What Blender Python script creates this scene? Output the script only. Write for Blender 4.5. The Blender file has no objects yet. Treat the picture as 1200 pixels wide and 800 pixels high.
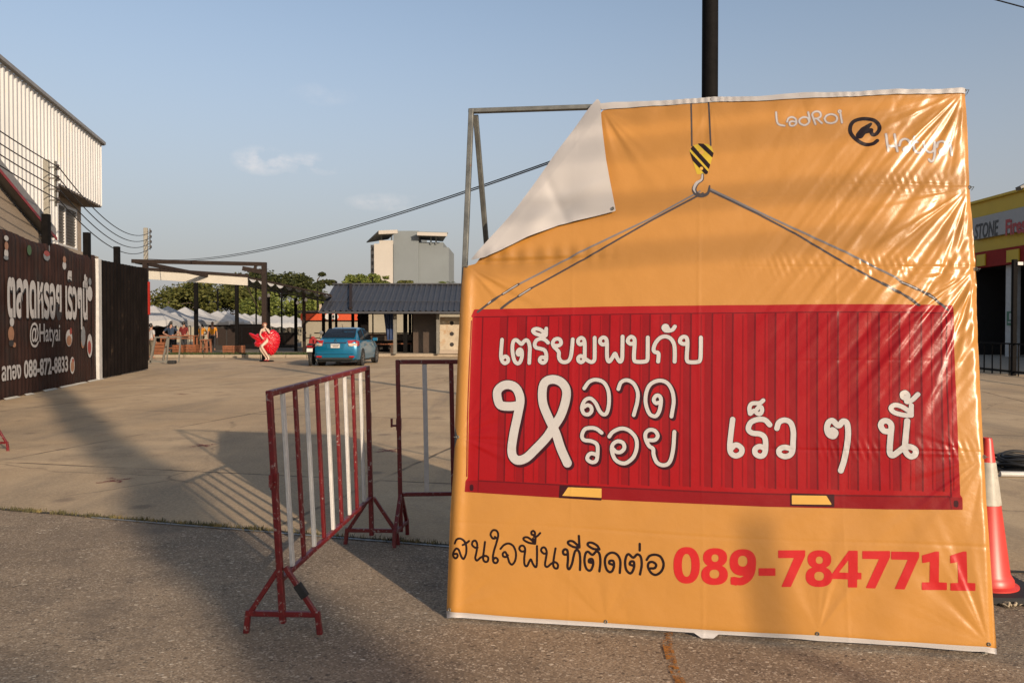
import bpy, bmesh, math, random
import numpy as np
from mathutils import Vector, Matrix, Euler
from math import radians as R, sin, cos, pi, sqrt, atan2

random.seed(7)
rng = np.random.default_rng(7)
scene = bpy.context.scene
COL = scene.collection

# ------------------------------------------------------------------ camera
PITCH = math.atan(17 / 960.0)
cam_d = bpy.data.cameras.new('camera')
cam_d.lens = 28.8
cam_d.sensor_width = 36.0
cam_d.clip_end = 6000
cam_d.clip_start = 0.05
cam = bpy.data.objects.new('camera', cam_d)
cam.location = (0, 0, 1.5)
cam.rotation_euler = (pi / 2 - PITCH, 0, 0)
COL.objects.link(cam)
scene.camera = cam

# ------------------------------------------------------------------ sky, sun, exposure
SUN_EL = R(17.4)
SUN_AZ = math.atan2(0.539, -0.842)          # clockwise from +Y, towards the sun
world = bpy.data.worlds.new('World')
scene.world = world
world.use_nodes = True
wn = world.node_tree.nodes
wl = world.node_tree.links
bg = wn['Background']
sky = wn.new('ShaderNodeTexSky')
sky.sky_type = 'NISHITA'
sky.sun_disc = False
sky.sun_elevation = SUN_EL
sky.sun_rotation = SUN_AZ
sky.altitude = 0
sky.air_density = 1.0
sky.dust_density = 2.2
sky.ozone_density = 1.6
bg.inputs['Strength'].default_value = 0.142
# a few thin clouds low over the roofs, fixed in the sky by direction
tc = wn.new('ShaderNodeTexCoord')
def wmath(op, a, b=None, c=None):
    n = wn.new('ShaderNodeMath'); n.operation = op
    for i, q in enumerate((a, b, c)):
        if q is None: continue
        if hasattr(q, 'links'): wl.new(q, n.inputs[i])
        else: n.inputs[i].default_value = q
    return n.outputs[0]
sepw = wn.new('ShaderNodeSeparateXYZ'); wl.new(tc.outputs['Generated'], sepw.inputs[0])
mapw = wn.new('ShaderNodeMapping'); mapw.inputs['Scale'].default_value = (20, 20, 34)
wl.new(tc.outputs['Generated'], mapw.inputs[0])
cn = wn.new('ShaderNodeTexNoise'); cn.inputs['Scale'].default_value = 1.0; cn.inputs['Detail'].default_value = 7
cn.inputs['Roughness'].default_value = 0.62
wl.new(mapw.outputs[0], cn.inputs['Vector'])
def cloud_spot(x, y, z, sx, sz):
    dx = wmath('DIVIDE', wmath('SUBTRACT', sepw.outputs[0], x), sx)
    dz = wmath('DIVIDE', wmath('SUBTRACT', sepw.outputs[2], z), sz)
    d2 = wmath('ADD', wmath('MULTIPLY', dx, dx), wmath('MULTIPLY', dz, dz))
    return wmath('MAXIMUM', wmath('SUBTRACT', 1.0, d2), 0.0)
spots = wmath('ADD', cloud_spot(-0.286, 0.95, 0.190, 0.034, 0.018), wmath('MULTIPLY', cloud_spot(-0.232, 0.95, 0.189, 0.045, 0.014), 0.75))
spots = wmath('ADD', spots, wmath('MULTIPLY', cloud_spot(-0.215, 0.95, 0.265, 0.04, 0.014), 0.22))
spots = wmath('ADD', spots, wmath('MULTIPLY', cloud_spot(-0.15, 0.95, 0.148, 0.05, 0.012), 0.5))
front = wmath('GREATER_THAN', sepw.outputs[1], 0.0)
cl = wmath('MULTIPLY', wmath('MULTIPLY', spots, front), wmath('MAXIMUM', wmath('MULTIPLY', wmath('SUBTRACT', cn.outputs['Fac'], 0.42), 3.0), 0.0))
cl = wmath('MINIMUM', wmath('MULTIPLY', cl, 0.8), 0.5)
cmix = wn.new('ShaderNodeMix'); cmix.data_type = 'RGBA'
wl.new(cl, cmix.inputs[0])
# evening haze low in the sky, greyer towards the horizon
hz = wn.new('ShaderNodeMapRange'); hz.interpolation_type = 'SMOOTHSTEP'
for i_, x_ in enumerate((-0.02, 0.42, 0.85, 0.0)): hz.inputs[i_ + 1].default_value = x_
wl.new(sepw.outputs[2], hz.inputs[0])
hm = wn.new('ShaderNodeMix'); hm.data_type = 'RGBA'; wl.new(hz.outputs[0], hm.inputs[0])
hs = wn.new('ShaderNodeHueSaturation'); hs.inputs['Saturation'].default_value = 0.80; hs.inputs['Value'].default_value = 0.87
wl.new(sky.outputs[0], hs.inputs['Color'])
wl.new(hs.outputs[0], hm.inputs[6]); hm.inputs[7].default_value = (2.22, 2.12, 2.20, 1)
SKY_OUT = hm.outputs[2]
wl.new(SKY_OUT, cmix.inputs[6]); cmix.inputs[7].default_value = (5.6, 5.0, 4.7, 1)
wl.new(cmix.outputs[2], bg.inputs['Color'])

sun_d = bpy.data.lights.new('sun', 'SUN')
sun_d.energy = 4.7
sun_d.angle = R(0.55)
sun_d.color = (1.0, 0.80, 0.60)
sun = bpy.data.objects.new('sun', sun_d)
sdir = Vector((cos(SUN_EL) * sin(SUN_AZ), cos(SUN_EL) * cos(SUN_AZ), sin(SUN_EL)))
sun.rotation_euler = sdir.to_track_quat('Z', 'Y').to_euler()
sun.location = sdir * 50
COL.objects.link(sun)

vs = scene.view_settings
vs.view_transform = 'Standard'
vs.look = 'None'
vs.exposure = 0.38
vs.gamma = 1.0
vs.use_curve_mapping = False
scene.render.engine = 'CYCLES'

# ------------------------------------------------------------------ geometry helpers
CAMP = np.array([0, 0, 1.5])
def ray(x, y):
    d = ((x - 600) / 960.0, 1.0, -(y - 400) / 960.0)
    c, s = cos(PITCH), sin(PITCH)
    return np.array([d[0], d[1] * c + d[2] * s, -d[1] * s + d[2] * c])
def gnd(x, y, z=0.0):
    d = ray(x, y); return CAMP + d * ((z - 1.5) / d[2])
def at(x, y, Y):
    d = ray(x, y); return CAMP + d * (Y / d[1])
def hit(x, y, O, N):
    d = ray(x, y); return CAMP + d * (np.dot(O - CAMP, N) / np.dot(d, N))

class MB:
    """collects shapes, then builds them as one mesh object"""
    def __init__(s): s.v = []; s.f = []
    def add(s, vs, fs):
        o = len(s.v); s.v += [tuple(map(float, p)) for p in vs]; s.f += [tuple(i + o for i in f) for f in fs]; return s
    def box(s, c, d, rz=0.0, rx=0.0, ry=0.0):
        m = Matrix.Translation(Vector(c)) @ Euler((rx, ry, rz)).to_matrix().to_4x4()
        vs = [m @ Vector((x * d[0] / 2, y * d[1] / 2, z * d[2] / 2)) for x in (-1, 1) for y in (-1, 1) for z in (-1, 1)]
        return s.add(vs, [(0, 1, 3, 2), (4, 6, 7, 5), (0, 4, 5, 1), (2, 3, 7, 6), (0, 2, 6, 4), (1, 5, 7, 3)])
    def bar(s, p, q, w, h=None, up=(0, 0, 1)):
        h = h or w; p = Vector(p); q = Vector(q); d = (q - p).normalized(); u = Vector(up)
        if abs(d.dot(u)) > 0.97: u = Vector((0, 1, 0)) if abs(d.y) < 0.9 else Vector((1, 0, 0))
        a = d.cross(u).normalized(); b = a.cross(d).normalized()
        vs = [e + a * (i * w / 2) + b * (j * h / 2) for e in (p, q) for i, j in ((-1, -1), (1, -1), (1, 1), (-1, 1))]
        return s.add(vs, [(0, 1, 2, 3)[::-1], (4, 5, 6, 7), (0, 1, 5, 4), (1, 2, 6, 5), (2, 3, 7, 6), (3, 0, 4, 7)])
    def tube(s, pts, r, n=8, cap=True):
        pts = [Vector(p) for p in pts]; rs = r if isinstance(r, (list, tuple)) else [r] * len(pts); rings = []; vs = []
        ref = None
        for i, p in enumerate(pts):
            t = (pts[min(i + 1, len(pts) - 1)] - pts[max(i - 1, 0)]).normalized()
            if ref is None:
                ref = Vector((0, 0, 1)) if abs(t.z) < 0.9 else Vector((1, 0, 0))
            a = t.cross(ref); a = a.normalized() if a.length > 1e-5 else t.orthogonal().normalized()
            b = a.cross(t).normalized(); ref = b
            rings.append(len(vs))
            vs += [p + a * (rs[i] * cos(2 * pi * k / n)) + b * (rs[i] * sin(2 * pi * k / n)) for k in range(n)]
        fs = []
        for i in range(len(pts) - 1):
            for k in range(n):
                fs.append((i * n + k, i * n + (k + 1) % n, (i + 1) * n + (k + 1) % n, (i + 1) * n + k))
        if cap: fs += [tuple(range(n))[::-1], tuple((len(pts) - 1) * n + k for k in range(n))]
        return s.add(vs, fs)
    def lathe(s, prof, c=(0, 0, 0), n=24, axis='z'):
        vs = []; fs = []
        for r, h in prof:
            for k in range(n):
                a = 2 * pi * k / n; x, y = r * cos(a), r * sin(a)
                p = (x, y, h) if axis == 'z' else ((h, x, y) if axis == 'x' else (x, h, y))
                vs.append((p[0] + c[0], p[1] + c[1], p[2] + c[2]))
        m = len(prof)
        for i in range(m - 1):
            for k in range(n): fs.append((i * n + k, i * n + (k + 1) % n, (i + 1) * n + (k + 1) % n, (i + 1) * n + k))
        if prof[0][0] > 1e-6: fs.append(tuple(range(n))[::-1])
        if prof[-1][0] > 1e-6: fs.append(tuple((m - 1) * n + k for k in range(n)))
        return s.add(vs, fs)
    def prism(s, poly, ext):
        n = len(poly); a = [Vector(p) for p in poly]; e = Vector(ext)
        return s.add(a + [p + e for p in a], [tuple(range(n))[::-1], tuple(range(n, 2 * n))] + [(i, (i + 1) % n, n + (i + 1) % n, n + i) for i in range(n)])
    def quad(s, *p): return s.add(p, [tuple(range(len(p)))])
    def loft(s, rings, closed=True, cap=True):
        n = len(rings[0]); vs = [p for r in rings for p in r]; fs = []
        for i in range(len(rings) - 1):
            for k in range(n if closed else n - 1):
                fs.append((i * n + k, i * n + (k + 1) % n, (i + 1) * n + (k + 1) % n, (i + 1) * n + k))
        if cap and closed: fs += [tuple(range(n))[::-1], tuple((len(rings) - 1) * n + k for k in range(n))]
        return s.add(vs, fs)
    def build(s, name, m, parent=None, smooth=False, bevel=0.0, recalc=True):
        me = bpy.data.meshes.new(name); me.from_pydata(s.v, [], s.f); me.validate()
        if recalc or bevel:
            b = bmesh.new(); b.from_mesh(me)
            if recalc: bmesh.ops.recalc_face_normals(b, faces=b.faces)
            if bevel:
                es = [e for e in b.edges if len(e.link_faces) == 2 and e.calc_face_angle(0) > 0.6]
                bmesh.ops.bevel(b, geom=es, offset=bevel, segments=1, affect='EDGES', clamp_overlap=True)
            b.to_mesh(me); b.free()
        if smooth: smooth_by_angle(me, smooth if smooth is not True else 40)
        me.materials.append(m)
        o = bpy.data.objects.new(name, me); COL.objects.link(o)
        if parent: o.parent = parent
        return o

def smooth_by_angle(me, deg):
    me.polygons.foreach_set('use_smooth', [True] * len(me.polygons))
    b = bmesh.new(); b.from_mesh(me); a = R(deg)
    for e in b.edges: e.smooth = not (len(e.link_faces) == 2 and e.calc_face_angle(0) > a)
    b.to_mesh(me); b.free()

def np_mesh(name, verts, faces, m, parent=None, smooth=True):
    """faces: (n,4) int array or list of tuples"""
    me = bpy.data.meshes.new(name)
    if isinstance(faces, np.ndarray):
        k = faces.shape[1]; n = len(faces)
        me.vertices.add(len(verts)); me.vertices.foreach_set('co', np.asarray(verts, dtype=np.float32).ravel())
        me.loops.add(n * k); me.loops.foreach_set('vertex_index', faces.astype(np.int32).ravel())
        me.polygons.add(n); me.polygons.foreach_set('loop_start', np.arange(0, n * k, k, dtype=np.int32))
        me.update(calc_edges=True); me.validate()
    else:
        me.from_pydata([tuple(map(float, p)) for p in verts], [], faces); me.update()
    if smooth: me.polygons.foreach_set('use_smooth', [True] * len(me.polygons))
    me.materials.append(m)
    o = bpy.data.objects.new(name, me); COL.objects.link(o)
    if parent: o.parent = parent
    return o

def tag(o, label=None, cat=None, group=None, kind=None):
    if label: o['label'] = label
    if cat: o['category'] = cat
    if group: o['group'] = group
    if kind: o['kind'] = kind
    return o
def thing(name, label, cat, loc=(0, 0, 0), rz=0.0, group=None):
    o = bpy.data.objects.new(name, None); COL.objects.link(o)
    o.empty_display_size = 0.2
    o.location = loc; o.rotation_euler = (0, 0, rz)
    return tag(o, label, cat, group)
def copy_tree(o, parent=None):
    c = o.copy(); COL.objects.link(c)
    if parent: c.parent = parent
    for ch in [q for q in bpy.data.objects if q.parent == o]: copy_tree(ch, c)
    return c

# ------------------------------------------------------------------ materials
ALB = 0.57      # one exposure-wide albedo trim for everything painted or woven
def mat(name, col, rough=0.6, metal=0.0, var=0.15, vscale=6.0, spec=0.5, bump=0.0, bscale=60.0, stain=None, coat=0.0, coords='Object'):
    m = bpy.data.materials.new(name); m.use_nodes = True
    nt = m.node_tree; n = nt.nodes; l = nt.links; b = n['Principled BSDF']
    b.inputs['Roughness'].default_value = rough; b.inputs['Metallic'].default_value = metal
    b.inputs['Specular IOR Level'].default_value = spec; b.inputs['Coat Weight'].default_value = coat
    t = n.new('ShaderNodeTexCoord')
    no = n.new('ShaderNodeTexNoise'); no.inputs['Scale'].default_value = vscale; no.inputs['Detail'].default_value = 6
    no.inputs['Roughness'].default_value = 0.6
    l.new(t.outputs[coords], no.inputs['Vector'])
    mr = n.new('ShaderNodeMapRange'); mr.inputs[1].default_value = 0.3; mr.inputs[2].default_value = 0.7
    mr.inputs[3].default_value = 1 - var; mr.inputs[4].default_value = 1 + var * 0.7
    l.new(no.outputs['Fac'], mr.inputs[0])
    mx = n.new('ShaderNodeVectorMath'); mx.operation = 'SCALE'; mx.inputs[0].default_value = tuple(c * ALB for c in col[:3])
    l.new(mr.outputs[0], mx.inputs['Scale']); out = mx.outputs[0]
    if stain:                                     # (colour, scale, threshold, softness)
        sc, ss, th, so = stain
        n2 = n.new('ShaderNodeTexNoise'); n2.inputs['Scale'].default_value = ss; n2.inputs['Detail'].default_value = 8
        n2.inputs['Roughness'].default_value = 0.7
        l.new(t.outputs[coords], n2.inputs['Vector'])
        r2 = n.new('ShaderNodeMapRange'); r2.inputs[1].default_value = th; r2.inputs[2].default_value = th + so
        l.new(n2.outputs['Fac'], r2.inputs[0])
        mm = n.new('ShaderNodeMix'); mm.data_type = 'RGBA'; l.new(r2.outputs[0], mm.inputs[0])
        l.new(out, mm.inputs[6]); mm.inputs[7].default_value = (*sc, 1); out = mm.outputs[2]
    l.new(out, b.inputs['Base Color'])
    if bump:
        n3 = n.new('ShaderNodeTexNoise'); n3.inputs['Scale'].default_value = bscale; n3.inputs['Detail'].default_value = 4
        l.new(t.outputs[coords], n3.inputs['Vector'])
        bm = n.new('ShaderNodeBump'); bm.inputs['Strength'].default_value = bump; bm.inputs['Distance'].default_value = 0.02
        l.new(n3.outputs['Fac'], bm.inputs['Height']); l.new(bm.outputs[0], b.inputs['Normal'])
    return m

M = {}
M['red_paint'] = mat('red_paint', (0.22, 0.010, 0.013), 0.45, var=0.25, vscale=30, stain=((0.26, 0.20, 0.18), 38, 0.585, 0.05))
M['white_paint'] = mat('white_paint', (0.86, 0.83, 0.79), 0.5, var=0.12, vscale=25, stain=((0.22, 0.12, 0.09), 34, 0.66, 0.05))
M['galv'] = mat('galvanised_steel', (0.30, 0.30, 0.27), 0.5, metal=0.55, var=0.3, vscale=20, stain=((0.20, 0.07, 0.03), 9, 0.62, 0.06))
M['black_steel'] = mat('black_steel', (0.010, 0.009, 0.009), 0.75, var=0.3, vscale=8, spec=0.08)
M['brown_steel'] = mat('brown_steel', (0.035, 0.022, 0.017), 0.7, var=0.25, vscale=8, spec=0.25)
M['grey_steel'] = mat('grey_steel', (0.22, 0.21, 0.18), 0.55, var=0.2)
M['black_rubber'] = mat('black_rubber', (0.02, 0.02, 0.02), 0.75, var=0.3, vscale=15)
M['cream_wall'] = mat('cream_wall', (0.52, 0.42, 0.32), 0.85, var=0.12, vscale=0.7, bump=0.1)
M['cladding'] = mat('white_cladding', (0.86, 0.86, 0.85), 0.55, var=0.1, vscale=0.4, stain=((0.55, 0.48, 0.40), 1.3, 0.58, 0.12))
M['trim_grey'] = mat('trim_grey', (0.34, 0.33, 0.32), 0.5)
M['trim_red'] = mat('trim_red', (0.40, 0.02, 0.02), 0.5)
M['soffit'] = mat('soffit', (0.30, 0.25, 0.21), 0.8)
M['window_dark'] = mat('louvre_grey', (0.16, 0.15, 0.14), 0.4)
M['concrete_pole'] = mat('concrete_pole', (0.42, 0.40, 0.34), 0.85, var=0.15, vscale=5)
M['cable'] = mat('cable_black', (0.012, 0.012, 0.013), 0.6)
M['porcelain'] = mat('insulator', (0.12, 0.10, 0.09), 0.3)
M['tent'] = mat('tent_canvas', (0.60, 0.61, 0.62), 0.75, var=0.08, vscale=2)
M['white_sheet'] = mat('white_sheet', (0.74, 0.70, 0.60), 0.6, var=0.06, vscale=1.5)
M['wood'] = mat('reddish_wood', (0.30, 0.10, 0.035), 0.6, var=0.3, vscale=10)
M['kerb'] = mat('kerb_concrete', (0.46, 0.38, 0.28), 0.9, var=0.2, vscale=4)
M['beige_wall'] = mat('beige_wall', (0.42, 0.38, 0.29), 0.85, var=0.1, vscale=0.6)
M['brown_panel'] = mat('brown_panel', (0.10, 0.068, 0.048), 0.4, var=0.25, vscale=2)
M['orange_sign'] = mat('orange_sign', (0.75, 0.10, 0.025), 0.5, var=0.1)
M['blue_tarp'] = mat('blue_tarp', (0.01, 0.045, 0.16), 0.4, var=0.3, vscale=4)
M['blue_car'] = mat('blue_car_paint', (0.006, 0.22, 0.42), 0.28, metal=0.35, var=0.05, coat=0.7)
M['car_glass'] = mat('dark_car_glass', (0.012, 0.016, 0.022), 0.08, var=0.1, coat=0.3)
M['chrome'] = mat('chrome', (0.7, 0.7, 0.7), 0.15, metal=1.0, var=0.05)
M['alloy'] = mat('alloy_rim', (0.5, 0.5, 0.5), 0.3, metal=0.8, var=0.05)
M['tail_red'] = mat('tail_lens_red', (0.45, 0.012, 0.015), 0.12, var=0.1, coat=0.6)
M['tail_clear'] = mat('tail_lens_clear', (0.75, 0.62, 0.5), 0.15, coat=0.5)
M['plate'] = mat('number_plate', (0.75, 0.73, 0.68), 0.5)
M['ink'] = mat('ink', (0.02, 0.018, 0.02), 0.5)
M['skin'] = mat('skin', (0.45, 0.24, 0.16), 0.6, var=0.08)
M['statue_skin'] = mat('statue_skin', (0.78, 0.58, 0.45), 0.4, var=0.06)
M['hair_dark'] = mat('dark_hair', (0.015, 0.012, 0.01), 0.5)
M['hair_red'] = mat('auburn_hair', (0.32, 0.10, 0.04), 0.5)
M['dress'] = mat('glossy_red_dress', (0.72, 0.008, 0.022), 0.25, var=0.2, vscale=9, coat=0.4, bump=1.0, bscale=14)
M['shirt_white'] = mat('shirt_white', (0.55, 0.53, 0.52), 0.85)
M['shirt_blue_shaded'] = mat('shirt_blue_shaded', (0.02, 0.042, 0.085), 0.85)  # colour darkened to stand for tent shade on the wearer
M['shirt_red_shaded'] = mat('shirt_red_shaded', (0.20, 0.012, 0.01), 0.85)  # red taken down too, shade of the stalls put into the colour
M['shirt_yellow'] = mat('shirt_yellow', (0.75, 0.30, 0.01), 0.85)
M['trousers'] = mat('trousers_dark', (0.03, 0.03, 0.035), 0.85)
M['trousers_khaki'] = mat('trousers_khaki', (0.16, 0.13, 0.09), 0.85)
M['yellow_wall'] = mat('yellow_wall', (0.98, 0.66, 0.03), 0.6, var=0.06, vscale=1)
M['shop_red'] = mat('shop_red', (0.45, 0.03, 0.02), 0.7, spec=0.15)
M['sign_grey'] = mat('sign_grey', (0.52, 0.51, 0.50), 0.45, var=0.05)
M['sign_red'] = mat('sign_red', (0.60, 0.02, 0.025), 0.5)
M['green_sign'] = mat('green_sign', (0.01, 0.20, 0.10), 0.5)
M['white_flat'] = mat('white_plastic', (0.75, 0.74, 0.71), 0.5)
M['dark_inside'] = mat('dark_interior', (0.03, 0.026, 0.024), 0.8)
M['cone_red'] = mat('cone_red', (0.82, 0.06, 0.045), 0.4, var=0.12, vscale=9, stain=((0.35, 0.08, 0.06), 12, 0.68, 0.08))
M['cone_band'] = mat('reflective_band', (0.66, 0.62, 0.52), 0.35, var=0.15, vscale=30)
M['rope'] = mat('rope_offwhite', (0.62, 0.52, 0.36), 0.9)
M['pvc'] = mat('pvc_white', (0.75, 0.74, 0.70), 0.4)
M['tower_white'] = mat('tower_white', (0.62, 0.58, 0.52), 0.9, var=0.05, vscale=0.1)
M['tower_grey'] = mat('tower_grey', (0.25, 0.285, 0.30), 0.9, var=0.08, vscale=0.1)
M['tower_dark'] = mat('tower_dark', (0.17, 0.17, 0.16), 0.9)
M['flap_white'] = None

# ================================================================== GROUND
def ground_material(name, kind):
    m = bpy.data.materials.new(name); m.use_nodes = True
    nt = m.node_tree; n = nt.nodes; l = nt.links; b = n['Principled BSDF']
    b.inputs['Roughness'].default_value = 0.85; b.inputs['Specular IOR Level'].default_value = 0.25
    t = n.new('ShaderNodeTexCoord')
    def noise(scale, detail=6, rough=0.6, sc=None, rot=0.0):
        q = n.new('ShaderNodeTexNoise'); q.inputs['Scale'].default_value = scale; q.inputs['Detail'].default_value = detail
        q.inputs['Roughness'].default_value = rough
        mp = n.new('ShaderNodeMapping'); mp.inputs['Rotation'].default_value = (0, 0, rot)
        if sc: mp.inputs['Scale'].default_value = sc
        l.new(t.outputs['Object'], mp.inputs[0]); l.new(mp.outputs[0], q.inputs['Vector']); return q.outputs['Fac']
    def rng_(v, a, c, lo=0.0, hi=1.0):
        q = n.new('ShaderNodeMapRange'); q.interpolation_type = 'SMOOTHSTEP'
        for i, x in enumerate((a, c, lo, hi)): q.inputs[i + 1].default_value = x
        l.new(v, q.inputs[0]); return q.outputs[0]
    def mix(f, a, c, blend='MIX'):
        q = n.new('ShaderNodeMix'); q.data_type = 'RGBA'; q.blend_type = blend
        if hasattr(f, 'links'): l.new(f, q.inputs[0])
        else: q.inputs[0].default_value = f
        for i, x in ((6, a), (7, c)):
            if hasattr(x, 'links'): l.new(x, q.inputs[i])
            else: q.inputs[i].default_value = (*x, 1)
        return q.outputs[2]
    def math_(op, a, c=None):
        q = n.new('ShaderNodeMath'); q.operation = op
        for i, x in enumerate((a, c)):
            if x is None: continue
            if hasattr(x, 'links'): l.new(x, q.inputs[i])
            else: q.inputs[i].default_value = x
        return q.outputs[0]
    if kind == 'slab':
        c = mix(rng_(noise(0.35, 5), 0.35, 0.65), (0.359, 0.254, 0.147), (0.453, 0.337, 0.209))
        c = mix(rng_(noise(1.7, 8, 0.7), 0.48, 0.72), c, (0.281, 0.204, 0.128))
        c = mix(rng_(noise(0.22, 6, 0.65, (1, 0.35, 1), 0.3), 0.5, 0.68), c, (0.234, 0.180, 0.119))    # traffic wear, long streaks
        c = mix(math_('MULTIPLY', rng_(noise(0.75, 7, 0.75), 0.64, 0.74), 0.6), c, (0.281, 0.122, 0.050))  # rust washes
        c = mix(math_('MULTIPLY', rng_(noise(38, 4, 0.7), 0.42, 0.66), 0.5), c, (0.530, 0.408, 0.269))
        c = mix(math_('MULTIPLY', rng_(noise(95, 3, 0.7), 0.56, 0.66), 0.55), c, (0.156, 0.118, 0.082))
        sp = n.new('ShaderNodeTexVoronoi'); sp.inputs['Scale'].default_value = 1.1; l.new(t.outputs['Object'], sp.inputs['Vector'])
        c = mix(math_('MULTIPLY', rng_(sp.outputs['Distance'], 0.03, 0.16, 1, 0), 0.55), c, (0.094, 0.071, 0.057))   # oil spots
        tk = rng_(noise(0.55, 7, 0.7, (2.4, 0.16, 1), 0.62), 0.50, 0.72)
        c = mix(math_('MULTIPLY', tk, 0.55), c, (0.180, 0.145, 0.107))        # tyre-polished lanes
        c = mix(math_('MULTIPLY', rng_(noise(4.5, 8, 0.8), 0.52, 0.70), 0.45), c, (0.234, 0.180, 0.129))
        # slab joints: a warped 4.6 m grid turned with the lot
        mp = n.new('ShaderNodeMapping'); mp.inputs['Rotation'].default_value = (0, 0, R(14.0)); mp.inputs['Location'].default_value = (0.9, 0.35, 0)
        l.new(t.outputs['Object'], mp.inputs[0])
        s = n.new('ShaderNodeSeparateXYZ'); l.new(mp.outputs[0], s.inputs[0])
        wob = math_('MULTIPLY', math_('SUBTRACT', noise(2.2, 4), 0.5), 0.06)
        jl = None
        for k, per in ((0, 4.6), (1, 5.2)):
            q = math_('ABSOLUTE', math_('SUBTRACT', math_('FRACT', math_('DIVIDE', math_('ADD', s.outputs[k], wob), per)), 0.5))
            q = rng_(math_('MULTIPLY', q, per), 0.012, 0.035, 1, 0)
            jl = q if jl is None else math_('MAXIMUM', jl, q)
        jl = math_('MULTIPLY', jl, rng_(noise(0.9, 4), 0.35, 0.55))
        c = mix(math_('MULTIPLY', jl, 0.75), c, (0.067, 0.050, 0.034))
        cr = n.new('ShaderNodeTexVoronoi'); cr.feature = 'DISTANCE_TO_EDGE'; cr.inputs['Scale'].default_value = 0.28
        wv = n.new('ShaderNodeTexNoise'); wv.inputs['Scale'].default_value = 1.2; wv.inputs['Detail'].default_value = 6
        l.new(t.outputs['Object'], wv.inputs['Vector'])
        va = n.new('ShaderNodeMix'); va.data_type = 'VECTOR'; va.inputs[0].default_value = 0.35
        l.new(t.outputs['Object'], va.inputs[4]); l.new(wv.outputs['Color'], va.inputs[5]); l.new(va.outputs[1], cr.inputs['Vector'])
        ck = math_('MULTIPLY', rng_(cr.outputs['Distance'], 0.0, 0.006, 1, 0), rng_(noise(0.3, 3), 0.5, 0.6))
        c = mix(math_('MULTIPLY', ck, 0.45), c, (0.054, 0.042, 0.031))
        hgt = math_('ADD', math_('MULTIPLY', noise(55, 5, 0.7), 0.5), math_('MULTIPLY', jl, -1.2)); bs, bd = 0.5, 0.012
    else:
        c = mix(rng_(noise(0.8, 6), 0.35, 0.65), (0.194, 0.145, 0.099), (0.279, 0.211, 0.142))
        c = mix(rng_(noise(2.6, 8, 0.7), 0.5, 0.75), c, (0.140, 0.107, 0.079))
        v = n.new('ShaderNodeTexVoronoi'); v.inputs['Scale'].default_value = 48; v.inputs['Randomness'].default_value = 1.0
        mpv = n.new('ShaderNodeMapping'); mpv.inputs['Scale'].default_value = (0.75, 1.15, 1); mpv.inputs['Rotation'].default_value = (0, 0, 0.5)
        l.new(t.outputs['Object'], mpv.inputs[0]); l.new(mpv.outputs[0], v.inputs['Vector'])
        sv = n.new('ShaderNodeSeparateColor'); l.new(v.outputs['Color'], sv.inputs[0])
        size = rng_(sv.outputs[2], 0.0, 1.0, 0.16, 0.52)
        stone = rng_(math_('SUBTRACT', v.outputs['Distance'], size), -0.10, 0.02, 1, 0)
        light = math_('MULTIPLY', math_('MULTIPLY', rng_(sv.outputs[0], 0.56, 0.62), stone), rng_(noise(1.3, 5), 0.30, 0.60, 0.25, 1.0))
        c = mix(math_('MULTIPLY', light, 0.9), c, mix(sv.outputs[1], (0.324, 0.255, 0.181), (0.720, 0.625, 0.490)))
        dark = math_('MULTIPLY', rng_(sv.outputs[0], 0.38, 0.32), stone)
        c = mix(math_('MULTIPLY', dark, 0.8), c, (0.068, 0.053, 0.041))
        v2 = n.new('ShaderNodeTexVoronoi'); v2.inputs['Scale'].default_value = 120; l.new(t.outputs['Object'], v2.inputs['Vector'])
        s2 = n.new('ShaderNodeSeparateColor'); l.new(v2.outputs['Color'], s2.inputs[0])
        c = mix(math_('MULTIPLY', rng_(s2.outputs[0], 0.55, 0.85), 0.5), c, (0.090, 0.070, 0.053))
        c = mix(math_('MULTIPLY', rng_(s2.outputs[1], 0.80, 0.9), 0.55), c, (0.450, 0.370, 0.275))
        c = mix(math_('MULTIPLY', rng_(noise(0.6, 7, 0.7), 0.52, 0.68), 0.65), c, (0.117, 0.092, 0.071))
        # a long crack and oil drips
        hgt = math_('ADD', math_('MULTIPLY', stone, 0.7), math_('MULTIPLY', noise(70, 4), 0.5)); bs, bd = 0.45, 0.007
    l.new(c, b.inputs['Base Color'])
    bm = n.new('ShaderNodeBump'); bm.inputs['Strength'].default_value = bs; bm.inputs['Distance'].default_value = bd
    l.new(hgt, bm.inputs['Height']); l.new(bm.outputs[0], b.inputs['Normal'])
    return m
M['slab'] = ground_material('worn_concrete', 'slab')
M['apron'] = ground_material('exposed_aggregate', 'apron')

tag(MB().quad((-2500, -500, 0), (2500, -500, 0), (2500, 3500, 0), (-2500, 3500, 0)).build('ground', M['slab'], recalc=False), kind='structure')
J = [gnd(0, 598), gnd(330, 625), gnd(540, 642), gnd(1190, 672)]
def jy(x):   # the joint between old aggregate paving and the concrete yard
    x = float(x)
    a, b = (J[0], J[1]) if x < J[1][0] else ((J[1], J[2]) if x < J[2][0] else (J[2], J[3]))
    return a[1] + (b[1] - a[1]) * (x - a[0]) / (b[0] - a[0])
pv = [(-40, -40, 0.004), (40, -40, 0.004), (40, jy(40), 0.004), (J[3][0], J[3][1], 0.004), (J[2][0], J[2][1], 0.004), (J[1][0], J[1][1], 0.004), (-40, jy(-40), 0.004)]
tag(MB().quad(*pv).build('pavement', M['apron'], recalc=False), kind='structure')
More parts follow.
